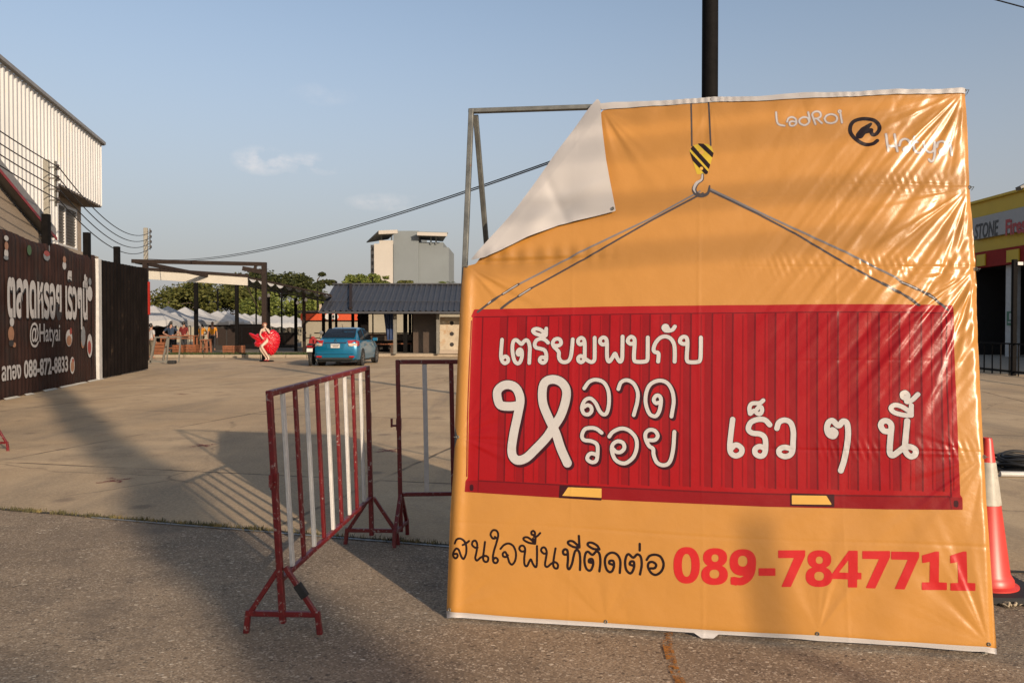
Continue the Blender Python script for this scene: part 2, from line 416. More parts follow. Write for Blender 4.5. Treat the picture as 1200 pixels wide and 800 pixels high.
# worn edging strip and dark gap along the joint
M['edging'] = mat('joint_edging', (0.33, 0.34, 0.33), 0.5, var=0.3, vscale=12, stain=((0.10, 0.09, 0.07), 5, 0.52, 0.1))
M['gap'] = mat('joint_dirt', (0.045, 0.038, 0.025), 0.95, var=0.4, vscale=20)
def strip(name, off0, off1, z, m, x0, x1, thick=0.0, n=60, wob=0.0):
    b = MB(); a = []
    for i in range(n + 1):
        x = x0 + (x1 - x0) * i / n; w = wob * (rng.random() - 0.5)
        a.append(((x, jy(x) + off0 + w, z), (x, jy(x) + off1 + w * 0.5, z)))
    for i in range(n): b.quad(a[i][0], a[i + 1][0], a[i + 1][1], a[i][1])
    return tag(b.build(name, m, recalc=False), kind='structure')
strip('joint_gap', 0.0, 0.055, 0.006, M['gap'], -14, 9, n=160, wob=0.03)
strip('joint_edging', -0.028, 0.004, 0.010, M['edging'], -3.3, 0.6, wob=0.006)
# weeds in the joint
def blades(name, m, pts, hmin, hmax, w, n, spread):
    vs = []; fs = []
    for i in range(n):
        p = pts[rng.integers(len(pts))]; x, y, z = p[0] + rng.normal(0, spread[0]), p[1] + rng.normal(0, spread[1]), p[2]
        h = rng.uniform(hmin, hmax); a = rng.uniform(0, 2 * pi); dx, dy = cos(a), sin(a); le = rng.uniform(0.2, 1.0) * h
        ww = w * rng.uniform(0.6, 1.3); b0 = len(vs); tx, ty = rng.normal(0, 1, 2) * 0.3
        vs += [(x - dy * ww, y + dx * ww, z), (x + dy * ww, y - dx * ww, z), (x + dy * ww * .7 + dx * le * .4, y - dx * ww * .7 + dy * le * .4, z + h * .7), (x - dy * ww * .7 + dx * le * .4, y + dx * ww * .7 + dy * le * .4, z + h * .7), (x + dx * le, y + dy * le, z + h)]
        fs += [(b0, b0 + 1, b0 + 2, b0 + 3), (b0 + 3, b0 + 2, b0 + 4)]
    return np_mesh(name, vs, fs, m, smooth=False)
M['weed'] = mat('weed_green', (0.13, 0.115, 0.04), 0.8, var=0.6, vscale=9, stain=((0.20, 0.15, 0.05), 7, 0.5, 0.1))
jp = []
for i in range(400):
    x = -7 + 6.7 * rng.random() ** 1.0
    dens = 0.5 + 0.5 * sin(x * 3.1) * sin(x * 1.3 + 1)
    if rng.random() < 0.25 + dens: jp.append((x, jy(x) + 0.03, 0.003))
tag(blades('weeds', M['weed'], jp, 0.008, 0.038, 0.0026, 3600, (0.03, 0.018)), kind='stuff', label='dry green weeds growing in the paving joint')

# paint marks sprayed on the concrete
def paint_sheet(name, quads, m):
    b = MB()
    for q in quads: b.quad(*[(p[0], p[1], q_z) for p, q_z in zip(q[0], [q[1]] * 4)])
    return tag(b.build(name, m, recalc=False), kind='structure')
def stroke_quad(p, q, w, z):
    p, q = np.array(p[:2]), np.array(q[:2]); d = q - p; d = d / np.linalg.norm(d); nn = np.array([-d[1], d[0]]) * w / 2
    return ([p + nn, p - nn, q - nn, q + nn], z)
def spray_mat(name, col, th):
    m = mat(name, col, 0.8, var=0.1); nt = m.node_tree; n = nt.nodes; l = nt.links
    tr = n.new('ShaderNodeBsdfTransparent'); ms = n.new('ShaderNodeMixShader'); no = n.new('ShaderNodeTexNoise')
    no.inputs['Scale'].default_value = 22; no.inputs['Detail'].default_value = 8; no.inputs['Roughness'].default_value = 0.75
    t = n.new('ShaderNodeTexCoord'); l.new(t.outputs['Object'], no.inputs['Vector'])
    r = n.new('ShaderNodeMapRange'); r.inputs[1].default_value = th; r.inputs[2].default_value = th + 0.12; l.new(no.outputs['Fac'], r.inputs[0])
    l.new(r.outputs[0], ms.inputs[0]); l.new(tr.outputs[0], ms.inputs[1]); l.new(n['Principled BSDF'].outputs[0], ms.inputs[2])
    l.new(ms.outputs[0], n['Material Output'].inputs[0]); return m
M['spray_red'] = spray_mat('spray_red', (0.30, 0.03, 0.03), 0.46)
M['spray_orange'] = spray_mat('spray_orange', (0.52, 0.20, 0.025), 0.44)
for cx, cy in ((135, 563), (238, 522), (455, 528), (213, 462)):
    g = gnd(cx, cy); s = 0.12
    paint_sheet('road_marking', [stroke_quad((g[0] - s, g[1] - s * 1.1), (g[0] + s, g[1] + s * 1.1), 0.07, 0.0045), stroke_quad((g[0] - s, g[1] + s), (g[0] + s, g[1] - s), 0.07, 0.0060)], M['spray_red'])
pts = [gnd(*p) for p in ((783, 742), (782, 757), (786, 772), (790, 786), (800, 806), (812, 830))]
paint_sheet('road_marking', [stroke_quad(pts[i], pts[i + 1], 0.045, 0.0085 + 0.0006 * (i % 2)) for i in range(5)], M['spray_orange'])

# kerb and raised market floor (structure)
KY = 40.0
M['tiles'] = mat('market_floor', (0.25, 0.21, 0.16), 0.9, var=0.2, vscale=1)
kerbx = [(-24, KY), (-9.4, KY - 0.3)]
b = MB()
x = -27.0
while x < -9.6:
    b.box((x + 0.49, KY - 0.02 * ((x + 27) / 4), 0.075), (0.98, 0.22, 0.15)); x += 1.0
tag(b.build('kerb', M['kerb'], bevel=0.02), kind='structure')
tag(MB().box((-19.7, KY + 35.1, 0.065), (20.8, 70, 0.13)).build('market_floor', M['tiles']), kind='structure')
tag(MB().prism([(-9.2, 41.6, 0), (8, 41.6, 0), (8, 60, 0), (-9.2, 60, 0)], (0, 0, 0.14)).build('kerb_platform', M['kerb']), kind='structure')
M['grass'] = mat('grass_green', (0.07, 0.11, 0.02), 0.8, var=0.5, vscale=4)
gp = [(x, KY + 0.25, 0.13) for x in np.linspace(-17.0, -9.6, 120)]
tag(blades('grass', M['grass'], gp, 0.06, 0.16, 0.008, 3500, (0.05, 0.08)), kind='stuff', label='strip of green grass growing behind the kerb')

# ================================================================== LEFT: FENCES
FO = gnd(0, 469); FE = gnd(113, 445); FB = gnd(116, 444.6); FC = gnd(173.5, 433)
fU = (FE - FO); fU[2] = 0; fL = np.linalg.norm(fU); fU /= fL
fN = np.array([fU[1], -fU[0], 0.0])
fTop = (at(0, 262, FO[1])[2] + at(113, 303, FE[1])[2]) / 2
def fuv(x, y):
    p = hit(x, y, FO, fN) - FO; return float(p @ fU), float(p[2])
def fpt(u, v, off=0.0): return FO + fU * u + np.array([0, 0, 1]) * v + fN * off
def fabric_ribbed(name, col, pitch, rough=0.45):
    m = mat(name, col, rough, var=0.3, vscale=1.6, spec=0.04, stain=((0.028, 0.022, 0.02), 0.9, 0.5, 0.15))
    nt = m.node_tree; n = nt.nodes; l = nt.links; b = n['Principled BSDF']
    w = n.new('ShaderNodeTexWave'); w.bands_direction = 'Y'; w.inputs['Scale'].default_value = pitch
    w.inputs['Distortion'].default_value = 1.2; w.inputs['Detail'].default_value = 2; w.inputs['Detail Scale'].default_value = 0.6
    t = n.new('ShaderNodeTexCoord'); l.new(t.outputs['Object'], w.inputs['Vector'])
    bm = n.new('ShaderNodeBump'); bm.inputs['Strength'].default_value = 0.4; bm.inputs['Distance'].default_value = 0.03
    l.new(w.outputs['Fac'], bm.inputs['Height']); l.new(bm.outputs[0], b.inputs['Normal']); return m
M['brown_vinyl'] = fabric_ribbed('brown_vinyl', (0.062, 0.033, 0.027), 1.5, 0.6)
M['letter_white'] = mat('letter_white', (0.66, 0.64, 0.63), 0.5, var=0.1, vscale=4)
U0 = -9.0
hb = thing('hoarding_banner', 'long brown printed banner with white Thai lettering hung along the left fence', 'banner', fpt(U0 + 5, 0, 0), 0)
HB0 = Vector(hb.location)
def hloc(u, v, off=0.0): return Vector(fpt(u, v, off)) - HB0
vs = []; nu, nv = 170, 26
for j in range(nv + 1):
    for i in range(nu + 1):
        u = U0 + (fL - U0) * i / nu; t = j / nv
        top = fTop + 0.03 * sin(u * 2.1) - 0.05 * abs(sin(u * 0.9)); v = 0.03 + t * (top - 0.03)
        w = 0.012 * sin(u * 2 * pi / 0.33) * (0.4 + 0.6 * t) + 0.03 * sin(u * 1.7 + 3 * t) * t * (1 - t) * 2 + (0.05 if t > 0.97 else 0) * -1
        vs.append(hloc(u, v, 0.02 + w))
fs = np.array([(j * (nu + 1) + i, j * (nu + 1) + i + 1, (j + 1) * (nu + 1) + i + 1, (j + 1) * (nu + 1) + i) for j in range(nv) for i in range(nu)])
np_mesh('printed_sheet', vs, fs, M['brown_vinyl'], hb)
for k in range(14):   # torn pale bottom hem, in pieces
    u0 = U0 + (fL - U0) * k / 14 + 0.1; u1 = u0 + rng.uniform(0.3, 1.4)
    MB().quad(hloc(u0, 0.006, 0.1), hloc(u1, 0.006, 0.14), hloc(u1, 0.035, 0.055), hloc(u0, 0.04, 0.055)).build('bottom_hem', M['white_sheet'], hb, recalc=False)

def text2d(s, bold=0.0, shear=0.0):
    c = bpy.data.curves.new('txt', 'FONT'); c.body = s; c.offset = bold; c.shear = shear; c.resolution_u = 4
    o = bpy.data.objects.new('txt', c); COL.objects.link(o)
    dg = bpy.context.evaluated_depsgraph_get(); dg.update()
    me = o.evaluated_get(dg).to_mesh()
    v = np.array([p.co[:] for p in me.vertices]).reshape(-1, 3); f = [tuple(p.vertices) for p in me.polygons]
    o.evaluated_get(dg).to_mesh_clear(); bpy.data.objects.remove(o); bpy.data.curves.remove(c)
    return v, f
def place_text(s, u0, u1, v0, v1, capchar, off, m, name, parent, mapper, bold=0.0, shear=0.0):
    v, f = text2d(s, bold, shear); cv, _ = text2d(capchar, bold)
    x0, x1 = v[:, 0].min(), v[:, 0].max(); y0, y1 = cv[:, 1].min(), cv[:, 1].max()
    vs = [mapper(u0 + (p[0] - x0) / (x1 - x0) * (u1 - u0), v0 + (p[1] - y0) / (y1 - y0) * (v1 - v0), off) for p in v]
    return np_mesh(name, vs, f, m, parent, smooth=False)
def fbox(xl, xr, yb, yt):   # box on the fence from photo corners at its left end
    u0, v0 = fuv(xl, yb); _, v1 = fuv(xl, yt); u1, _ = fuv(xr, (yb + yt) / 2); return u0, u1, v0, v1
place_text('ตลาดหรอย เร็วๆนี้', *fbox(5.2, 100, 372.5, 324), 'ล', 0.045, M['ink'], 'lettering_shadow', hb, lambda u, v, o: hloc(u + 0.05, v - 0.03, o), bold=0.048)
place_text('ตลาดหรอย เร็วๆนี้', *fbox(5.2, 100, 372.5, 324), 'ล', 0.058, M['letter_white'], 'lettering', hb, hloc, bold=0.036)
place_text('@Hatyai', *fbox(32, 67.5, 401, 379), 'H', 0.055, M['letter_white'], 'lettering', hb, hloc, bold=0.012)
place_text('088-872-8833', *fbox(25, 77, 443.5, 422), '8', 0.055, M['letter_white'], 'lettering', hb, hloc, bold=0.03)
place_text('ลทอง', *fbox(-1.5, 21.5, 447, 429), 'ล', 0.055, M['letter_white'], 'lettering', hb, hloc, bold=0.03)
M['i_skin'] = mat('print_tan', (0.45, 0.22, 0.12), 0.5); M['i_green'] = mat('print_green', (0.06, 0.14, 0.04), 0.5)
M['i_red'] = mat('print_red', (0.42, 0.06, 0.04), 0.5); M['i_grey'] = mat('print_grey', (0.28, 0.30, 0.32), 0.5)
def blob(cx, cy, rx, ry, m, off, name, n=14):
    u, v = fuv(cx, cy); u2, _ = fuv(cx + rx, cy); _, v2 = fuv(cx, cy - ry); a, b = abs(u2 - u), abs(v2 - v)
    pts = [hloc(u + a * cos(2 * pi * k / n), v + b * sin(2 * pi * k / n), off) for k in range(n)]
    c = MB(); c.quad(*pts); c.build(name, m, hb, recalc=False)
for spec in ((4.5, 279, 2.6, 3.2, 'letter_white'), (4.5, 288, 2.3, 5, 'i_skin'), (4.5, 297, 2.4, 6, 'letter_white'), (4, 302, 2.8, 2.5, 'i_grey'),
             (31.5, 293, 2.6, 6, 'i_green'), (52, 300, 3.8, 5.5, 'i_grey'), (52, 297, 3.4, 3.2, 'i_red'), (55, 291, 0.6, 4, 'i_grey'),
             (73, 304, 1.9, 4, 'i_skin'), (73, 311, 2.2, 5, 'letter_white'), (103, 330, 1.7, 4.5, 'i_grey'), (103, 344, 3.0, 9, 'letter_white'),
             (11, 377, 2.6, 5.5, 'letter_white'), (10, 391, 3.6, 9, 'i_skin'), (10, 402, 3.0, 4, 'ink'), (13.5, 404, 2, 3, 'i_skin'),
             (78.5, 396, 3.8, 10, 'letter_white'), (78.5, 399, 3, 6, 'i_skin'), (80.5, 388, 1.4, 4, 'i_red'), (95, 394, 2.6, 12, 'i_grey'), (94.5, 401, 2, 7, 'i_skin'),
             (103, 405, 3.0, 14, 'letter_white'), (102.5, 407, 2.0, 8, 'i_red'), (82.5, 428, 2.8, 10, 'letter_white'), (82.5, 429, 2, 6.5, 'i_skin'), (83, 423, 1.3, 3, 'i_red')):
    blob(spec[0], spec[1], spec[2], spec[3], M[spec[4]], 0.046 + 0.004 * (rng.random() + ('white' not in spec[4]) * 1.0), 'printed_picture')

# white edging strip between the two stretches
es = MB(); e0 = FE; e1 = FB + (FB - FE) * 0.2
tz = at(114, 303.5, FE[1])[2]
es.box((*(0.5 * (e0 + e1))[:2], tz / 2 + 0.01), (0.16, np.linalg.norm(e1 - e0) + 0.12, tz), rz=math.atan2(-fU[0], fU[1]))
tag(es.build('edging_post', M['white_flat'], bevel=0.01), 'narrow white edging post between the brown banner and the black wall', 'post')

def corrugated(b, P, Q, z0, z1, pitch, depth, nrm, prof=(0.0, 0.35, 0.5, 0.85)):
    """trapezoid sheet from P to Q (xy), raised by depth towards nrm; z0, z1 callables or numbers"""
    P, Q = np.array(P, float)[:2], np.array(Q, float)[:2]; L = np.linalg.norm(Q - P); d = (Q - P) / L; nn = np.array(nrm[:2])
    pts = []; u = 0.0
    while u < L:
        for k, e in zip(prof, (0, 0, 1, 1)):
            q = u + k * pitch
            if q <= L: pts.append((q, e * depth))
        u += pitch
    pts.append((L, 0))
    f0 = z0 if callable(z0) else (lambda t: z0); f1 = z1 if callable(z1) else (lambda t: z1)
    for (a, ea), (c, ec) in zip(pts[:-1], pts[1:]):
        pa, pc = P + d * a + nn * ea, P + d * c + nn * ec
        b.quad((*pa, f0(a / L)), (*pc, f0(c / L)), (*pc, f1(c / L)), (*pa, f1(a / L)))
bw = thing('black_wall', 'tall black corrugated metal fence at the far end of the left side', 'fence', FB)
wd = FC - FB; wn_ = np.array([wd[1], -wd[0], 0]); wn_ /= np.linalg.norm(wn_)
zt0, zt1 = at(116, 304, FB[1])[2], at(173.5, 315, FC[1])[2]
M['black_sheet'] = mat('black_painted_sheet', (0.012, 0.009, 0.008), 0.75, var=0.4, vscale=1.5, spec=0.05, stain=((0.04, 0.027, 0.018), 1.4, 0.62, 0.1))
b = MB(); corrugated(b, (0, 0), wd, 0.04, lambda t: zt0 + (zt1 - zt0) * t, 0.36, 0.045, wn_)
b.build('sheet_panel', M['black_sheet'], bw, recalc=False)
b = MB()
for z in (0.9, 2.2): b.bar(Vector(wd) * 0 + Vector((*(-wn_[:2] * 0.06), z)), Vector((*(wd[:2] - wn_[:2] * 0.06), z)), 0.06)
b.build('rail', M['black_steel'], bw)
b = MB(); b.bar((wd[0] + 0.03, wd[1] + 0.05, zt1 - 1.6), (wd[0] + 0.03, wd[1] + 0.05, zt1 - 0.45), 0.06)
b.build('red_strip', M['shop_red'], bw)
for px, yt, Yd in ((54.5, 251, None), (102, 272.5, None), (137, 289, None)):
    Yp = fpt(fuv(px, 350)[0], 0)[1] + 0.25; p = at(px, 300, Yp); top = at(px, yt, Yp)[2]
    b = MB(); b.bar((0, 0, 0), (0, 0, top), 0.15, 0.15)
    o = tag(b.build('fence_post', M['black_steel']), {54.5: 'dark steel post rising behind the brown banner, left of the other two', 102: 'dark steel post standing just behind the right end of the brown banner', 137: 'dark steel post standing behind the black metal wall'}[px], 'post', 'steel posts behind the left fence')
    o.location = (p[0], p[1], 0)

# ================================================================== LEFT: CLAD BUILDING
A0 = np.array([-12.8, 20.3]); A1 = np.array([-15.0, 30.0]); aD = (A1 - A0) / np.linalg.norm(A1 - A0); aN = np.array([aD[1], -aD[0]])
ZT = 8.2; ZB = 5.9
bld = thing('clad_building', 'white metal clad warehouse building with recessed wall behind the left fence', 'building', (A1[0] - 4, A1[1] - 6, 0))
BO = Vector(bld.location)
def bp(s, off, z): q = A0 + aD * s + aN * off; return Vector((q[0], q[1], z)) - BO
LA = np.linalg.norm(A1 - A0); SR = 4.9           # recess starts after SR along the face
b = MB(); P = A0 - aD * 14 - np.array(BO)[:2]; Q = A0 + aD * LA - np.array(BO)[:2]
Pm = A0 + aD * SR - np.array(BO)[:2]
corrugated(b, P, Pm, 3.0, ZT - 0.06, 0.30, 0.05, aN); corrugated(b, Pm, Q, ZB, ZT - 0.06, 0.30, 0.05, aN)
Qe = np.array([Q[0], Q[1]]) - aN * 14
corrugated(b, Q, Qe, ZB, ZT - 0.06, 0.30, 0.05, aD)
b.build('wall_cladding', M['cladding'], bld, recalc=False)
b = MB(); b.bar(bp(-14, 0.08, ZT), bp(LA + 0.1, 0.08, ZT), 0.14, 0.10); b.bar(bp(LA + 0.05, 0.1, ZT), bp(LA + 0.05, -14, ZT), 0.14, 0.14)
b.build('parapet_cap', M['trim_grey'], bld)
b = MB(); b.prism([bp(SR, 0.0, ZB), bp(LA, 0.0, ZB), bp(LA, -6, ZB), bp(SR, -6, ZB)], (0, 0, -0.05)); b.build('soffit', M['soffit'], bld)
REC = -0.6
b = MB(); b.prism([bp(SR, REC, 2.0), bp(LA - 0.3, REC, 2.0), bp(LA - 0.3, REC, ZB - 0.06), bp(SR, REC, ZB - 0.06)], tuple(np.append(-aN * 0.3, 0)))
b.prism([bp(LA - 0.3, REC - 0.01, 2.0), bp(LA - 0.3, REC - 9, 2.0), bp(LA - 0.3, REC - 9, ZB - 0.06), bp(LA - 0.3, REC - 0.01, ZB - 0.06)], tuple(np.append(-aD * 0.3, 0)))
b.prism([bp(SR, -0.08, 0), bp(LA - 0.1, -0.08, 0), bp(LA - 0.1, -0.08, 4.05), bp(SR, -0.08, 4.05)], tuple(np.append(-aN * 0.45, 0)))
b.build('recessed_wall', M['cream_wall'], bld)
wf = MB()
W0, W1, WZ0, WZ1 = 6.2, 8.9, 4.25, 5.5
for (a, c, z0, z1) in ((W0, W1, WZ1, WZ1 + 0.1), (W0, W1, WZ0 - 0.1, WZ0)): wf.prism([bp(a, REC, z0), bp(c, REC, z0), bp(c, REC, z1), bp(a, REC, z1)], tuple(np.append(aN * 0.08, 0)))
for s in (W0, (W0 + W1) / 2, W1 - 0.08): wf.prism([bp(s, REC, WZ0), bp(s + 0.08, REC, WZ0), bp(s + 0.08, REC, WZ1), bp(s, REC, WZ1)], tuple(np.append(aN * 0.07, 0)))
win = wf.build('window', M['cladding'], bld)
lv = MB()
for k in range(13):
    z = WZ0 + 0.05 + k * 0.1
    lv.prism([bp(W0 + 0.08, REC + 0.01, z), bp(W1 - 0.08, REC + 0.01, z), bp(W1 - 0.08, REC + 0.045, z + 0.06), bp(W0 + 0.08, REC + 0.045, z + 0.06)], (0, 0, 0.015))
lv.build('louvre', M['window_dark'], win)
# sloping porch roof with a red edge against the cladding
s0, s1 = -13.0, SR - 1.5
def pz(s): return at(50, 265, 23.2)[2] + (s1 - s) * 0.285
b = MB(); b.prism([bp(s0, 0.1, pz(s0)), bp(s1, 0.1, pz(s1)), bp(s1, 0.1, pz(s1) - 0.28), bp(s0, 0.1, pz(s0) - 0.28)], tuple(np.append(aN * 0.30, 0)))
pr = b.build('porch_roof', M['trim_grey'], bld)
b = MB(); b.prism([bp(s0, 0.41, pz(s0) - 0.27), bp(s1, 0.41, pz(s1) - 0.27), bp(s1, 0.41, pz(s1) - 0.36), bp(s0, 0.41, pz(s0) - 0.36)], tuple(np.append(aN * 0.02, 0)))
b.build('red_edge', M['trim_red'], pr)
b = MB(); b.prism([bp(s0, 0.08, 0), bp(s1, 0.08, 0), bp(s1, 0.08, pz(s1) - 0.4), bp(s0, 0.08, pz(s0) - 0.4)], tuple(np.append(aN * 0.05, 0))); b.build('porch_wall', M['cream_wall'], bld)
b = MB(); zz = at(0, 250, 19.8)[2]
b.prism([bp(s0, 0.14, zz - 0.2), bp(2.2, 0.14, 3.6), bp(2.2, 0.14, 2.6), bp(s0, 0.14, 2.6)], tuple(np.append(aN * 0.03, 0))); b.build('red_panel', M['trim_red'], bld)

# ================================================================== UTILITY POLES AND CABLES
def utility_pole(label, px, ytop, Y, r=0.12):
    p = at(px, 300, Y); zt = at(px, ytop, Y)[2]
    t = thing('utility_pole', label, 'utility pole', (p[0], p[1], 0), 0, 'concrete utility poles on the left')
    b = MB(); b.bar((0, 0, 0), (0, 0, zt), r * 2, r * 1.7); b.build('pole', M['concrete_pole'], t, bevel=0.015)
    b = MB()
    b.box((0.24, -0.02, zt - 0.62), (0.05, 0.05, 1.15)); 
    for k in range(4): b.box((0.13, -0.02, zt - 0.2 - 0.28 * k), (0.24, 0.04, 0.03))
    b.build('bracket', M['galv'], t)
    for k in range(4):
        MB().lathe([(0.03, -0.07), (0.055, -0.05), (0.03, 0), (0.055, 0.05), (0.03, 0.07)], (0.29, -0.02, zt - 0.2 - 0.28 * k), 10).build('insulator', M['porcelain'], t)
    return t, Vector((p[0] + 0.32, p[1], zt))
up1, h1 = utility_pole('concrete utility pole with insulator rack in front of the clad building', 55.5, 187, 21.0, 0.065)
up2, h2 = utility_pole('concrete utility pole with insulator rack beyond the black wall', 171, 267, 45.0, 0.10)
def cable(a, c, sag, r, label, group, n=24):
    a, c = Vector(a), Vector(c); pts = [a.lerp(c, i / n) - Vector((0, 0, sag * 4 * (i / n) * (1 - i / n))) for i in range(n + 1)]
    return tag(MB().tube(pts, r, 6).build('power_cable', M['cable'], smooth=True), label, 'cable', group)
GL = 'power lines strung along the left side'
for k in range(4):
    dz = -0.2 - 0.28 * k; a = h1 + Vector((0, 0, dz)); c = h2 + Vector((0, 0, dz))
    yl = (150, 166, 179, 192)[k]; left = Vector(at(-60, yl - 38, 15.5))
    side = ('topmost', 'second highest', 'third highest', 'lowest')[k]
    cable(left, a, 0.05, 0.014, side + ' of four black wires running to the near pole from the left', GL)
    cable(a, c, 0.8, 0.016, side + ' of four black wires running from the near to the far pole', GL)
# black pole behind the big banner and the thick cable down to the far pole
PB = at(831, 300, 12.0)
bpole = thing('lamp_post', 'tall plain black steel pole rising behind the orange banner', 'pole', (PB[0], PB[1], 0))
MB().lathe([(0.12, 0), (0.115, 7.2)], n=24).build('shaft', M['black_steel'], bpole, smooth=True)
MB().lathe([(0.26, 0.0), (0.26, 0.03), (0.14, 0.05), (0.14, 0.12)], n=24).build('base_flange', M['black_steel'], bpole)
q = at(831, 124, 12.0); fz = at(172, 303, 45.0)
for k in range(2):
    cable((q[0] - 0.12, q[1], q[2] - 0.022 * k), (fz[0], fz[1], fz[2] - 0.05 * k), 0.78 + 0.02 * k, 0.012, ('upper', 'lower')[k] + ' cable of the pair slung from the black pole to the far left pole', 'paired cables slung across the yard', 40)
q2 = at(1172, -2, 14.0); q3 = at(1240, 16, 13.5)
cable(Vector(q2) + (Vector(q2) - Vector(q3)) * 6, Vector(q3) + (Vector(q3) - Vector(q2)) * 8, 0.05, 0.012, 'thin wire crossing the sky at the top right', 'wires over the yard')

# ================================================================== THE BIG ORANGE BANNER
LEAN = R(9.5)
BL = gnd(523, 720, 0.03); BR = gnd(1170, 766, 0.03)
bU = BR - BL; BW = np.linalg.norm(bU); bU /= BW
bn0 = np.array([bU[1], -bU[0], 0.0])
bV = np.array([0, 0, 1.0]) * cos(LEAN) - bn0 * sin(LEAN)
bN = np.cross(bU, bV)
def uv(x, y):
    p = hit(x, y, BL, bN) - BL; return np.array([p @ bU, p @ bV])
UVs = lambda pts: np.array([uv(*p) for p in pts])
PXM = 0.0042                                       # metres per photo pixel on the banner

def smooth_line(pts, k=5):
    P = np.asarray(pts, float)
    if len(P) < 3: return P
    Q = np.vstack([2 * P[0] - P[1], P, 2 * P[-1] - P[-2]]); out = []
    for i in range(1, len(Q) - 2):
        for t in np.arange(k) / k:
            out.append(0.5 * ((2 * Q[i]) + (-Q[i - 1] + Q[i + 1]) * t + (2 * Q[i - 1] - 5 * Q[i] + 4 * Q[i + 1] - Q[i + 2]) * t * t + (-Q[i - 1] + 3 * Q[i] - 3 * Q[i + 1] + Q[i + 2]) * t ** 3))
    out.append(P[-1]); return np.array(out)

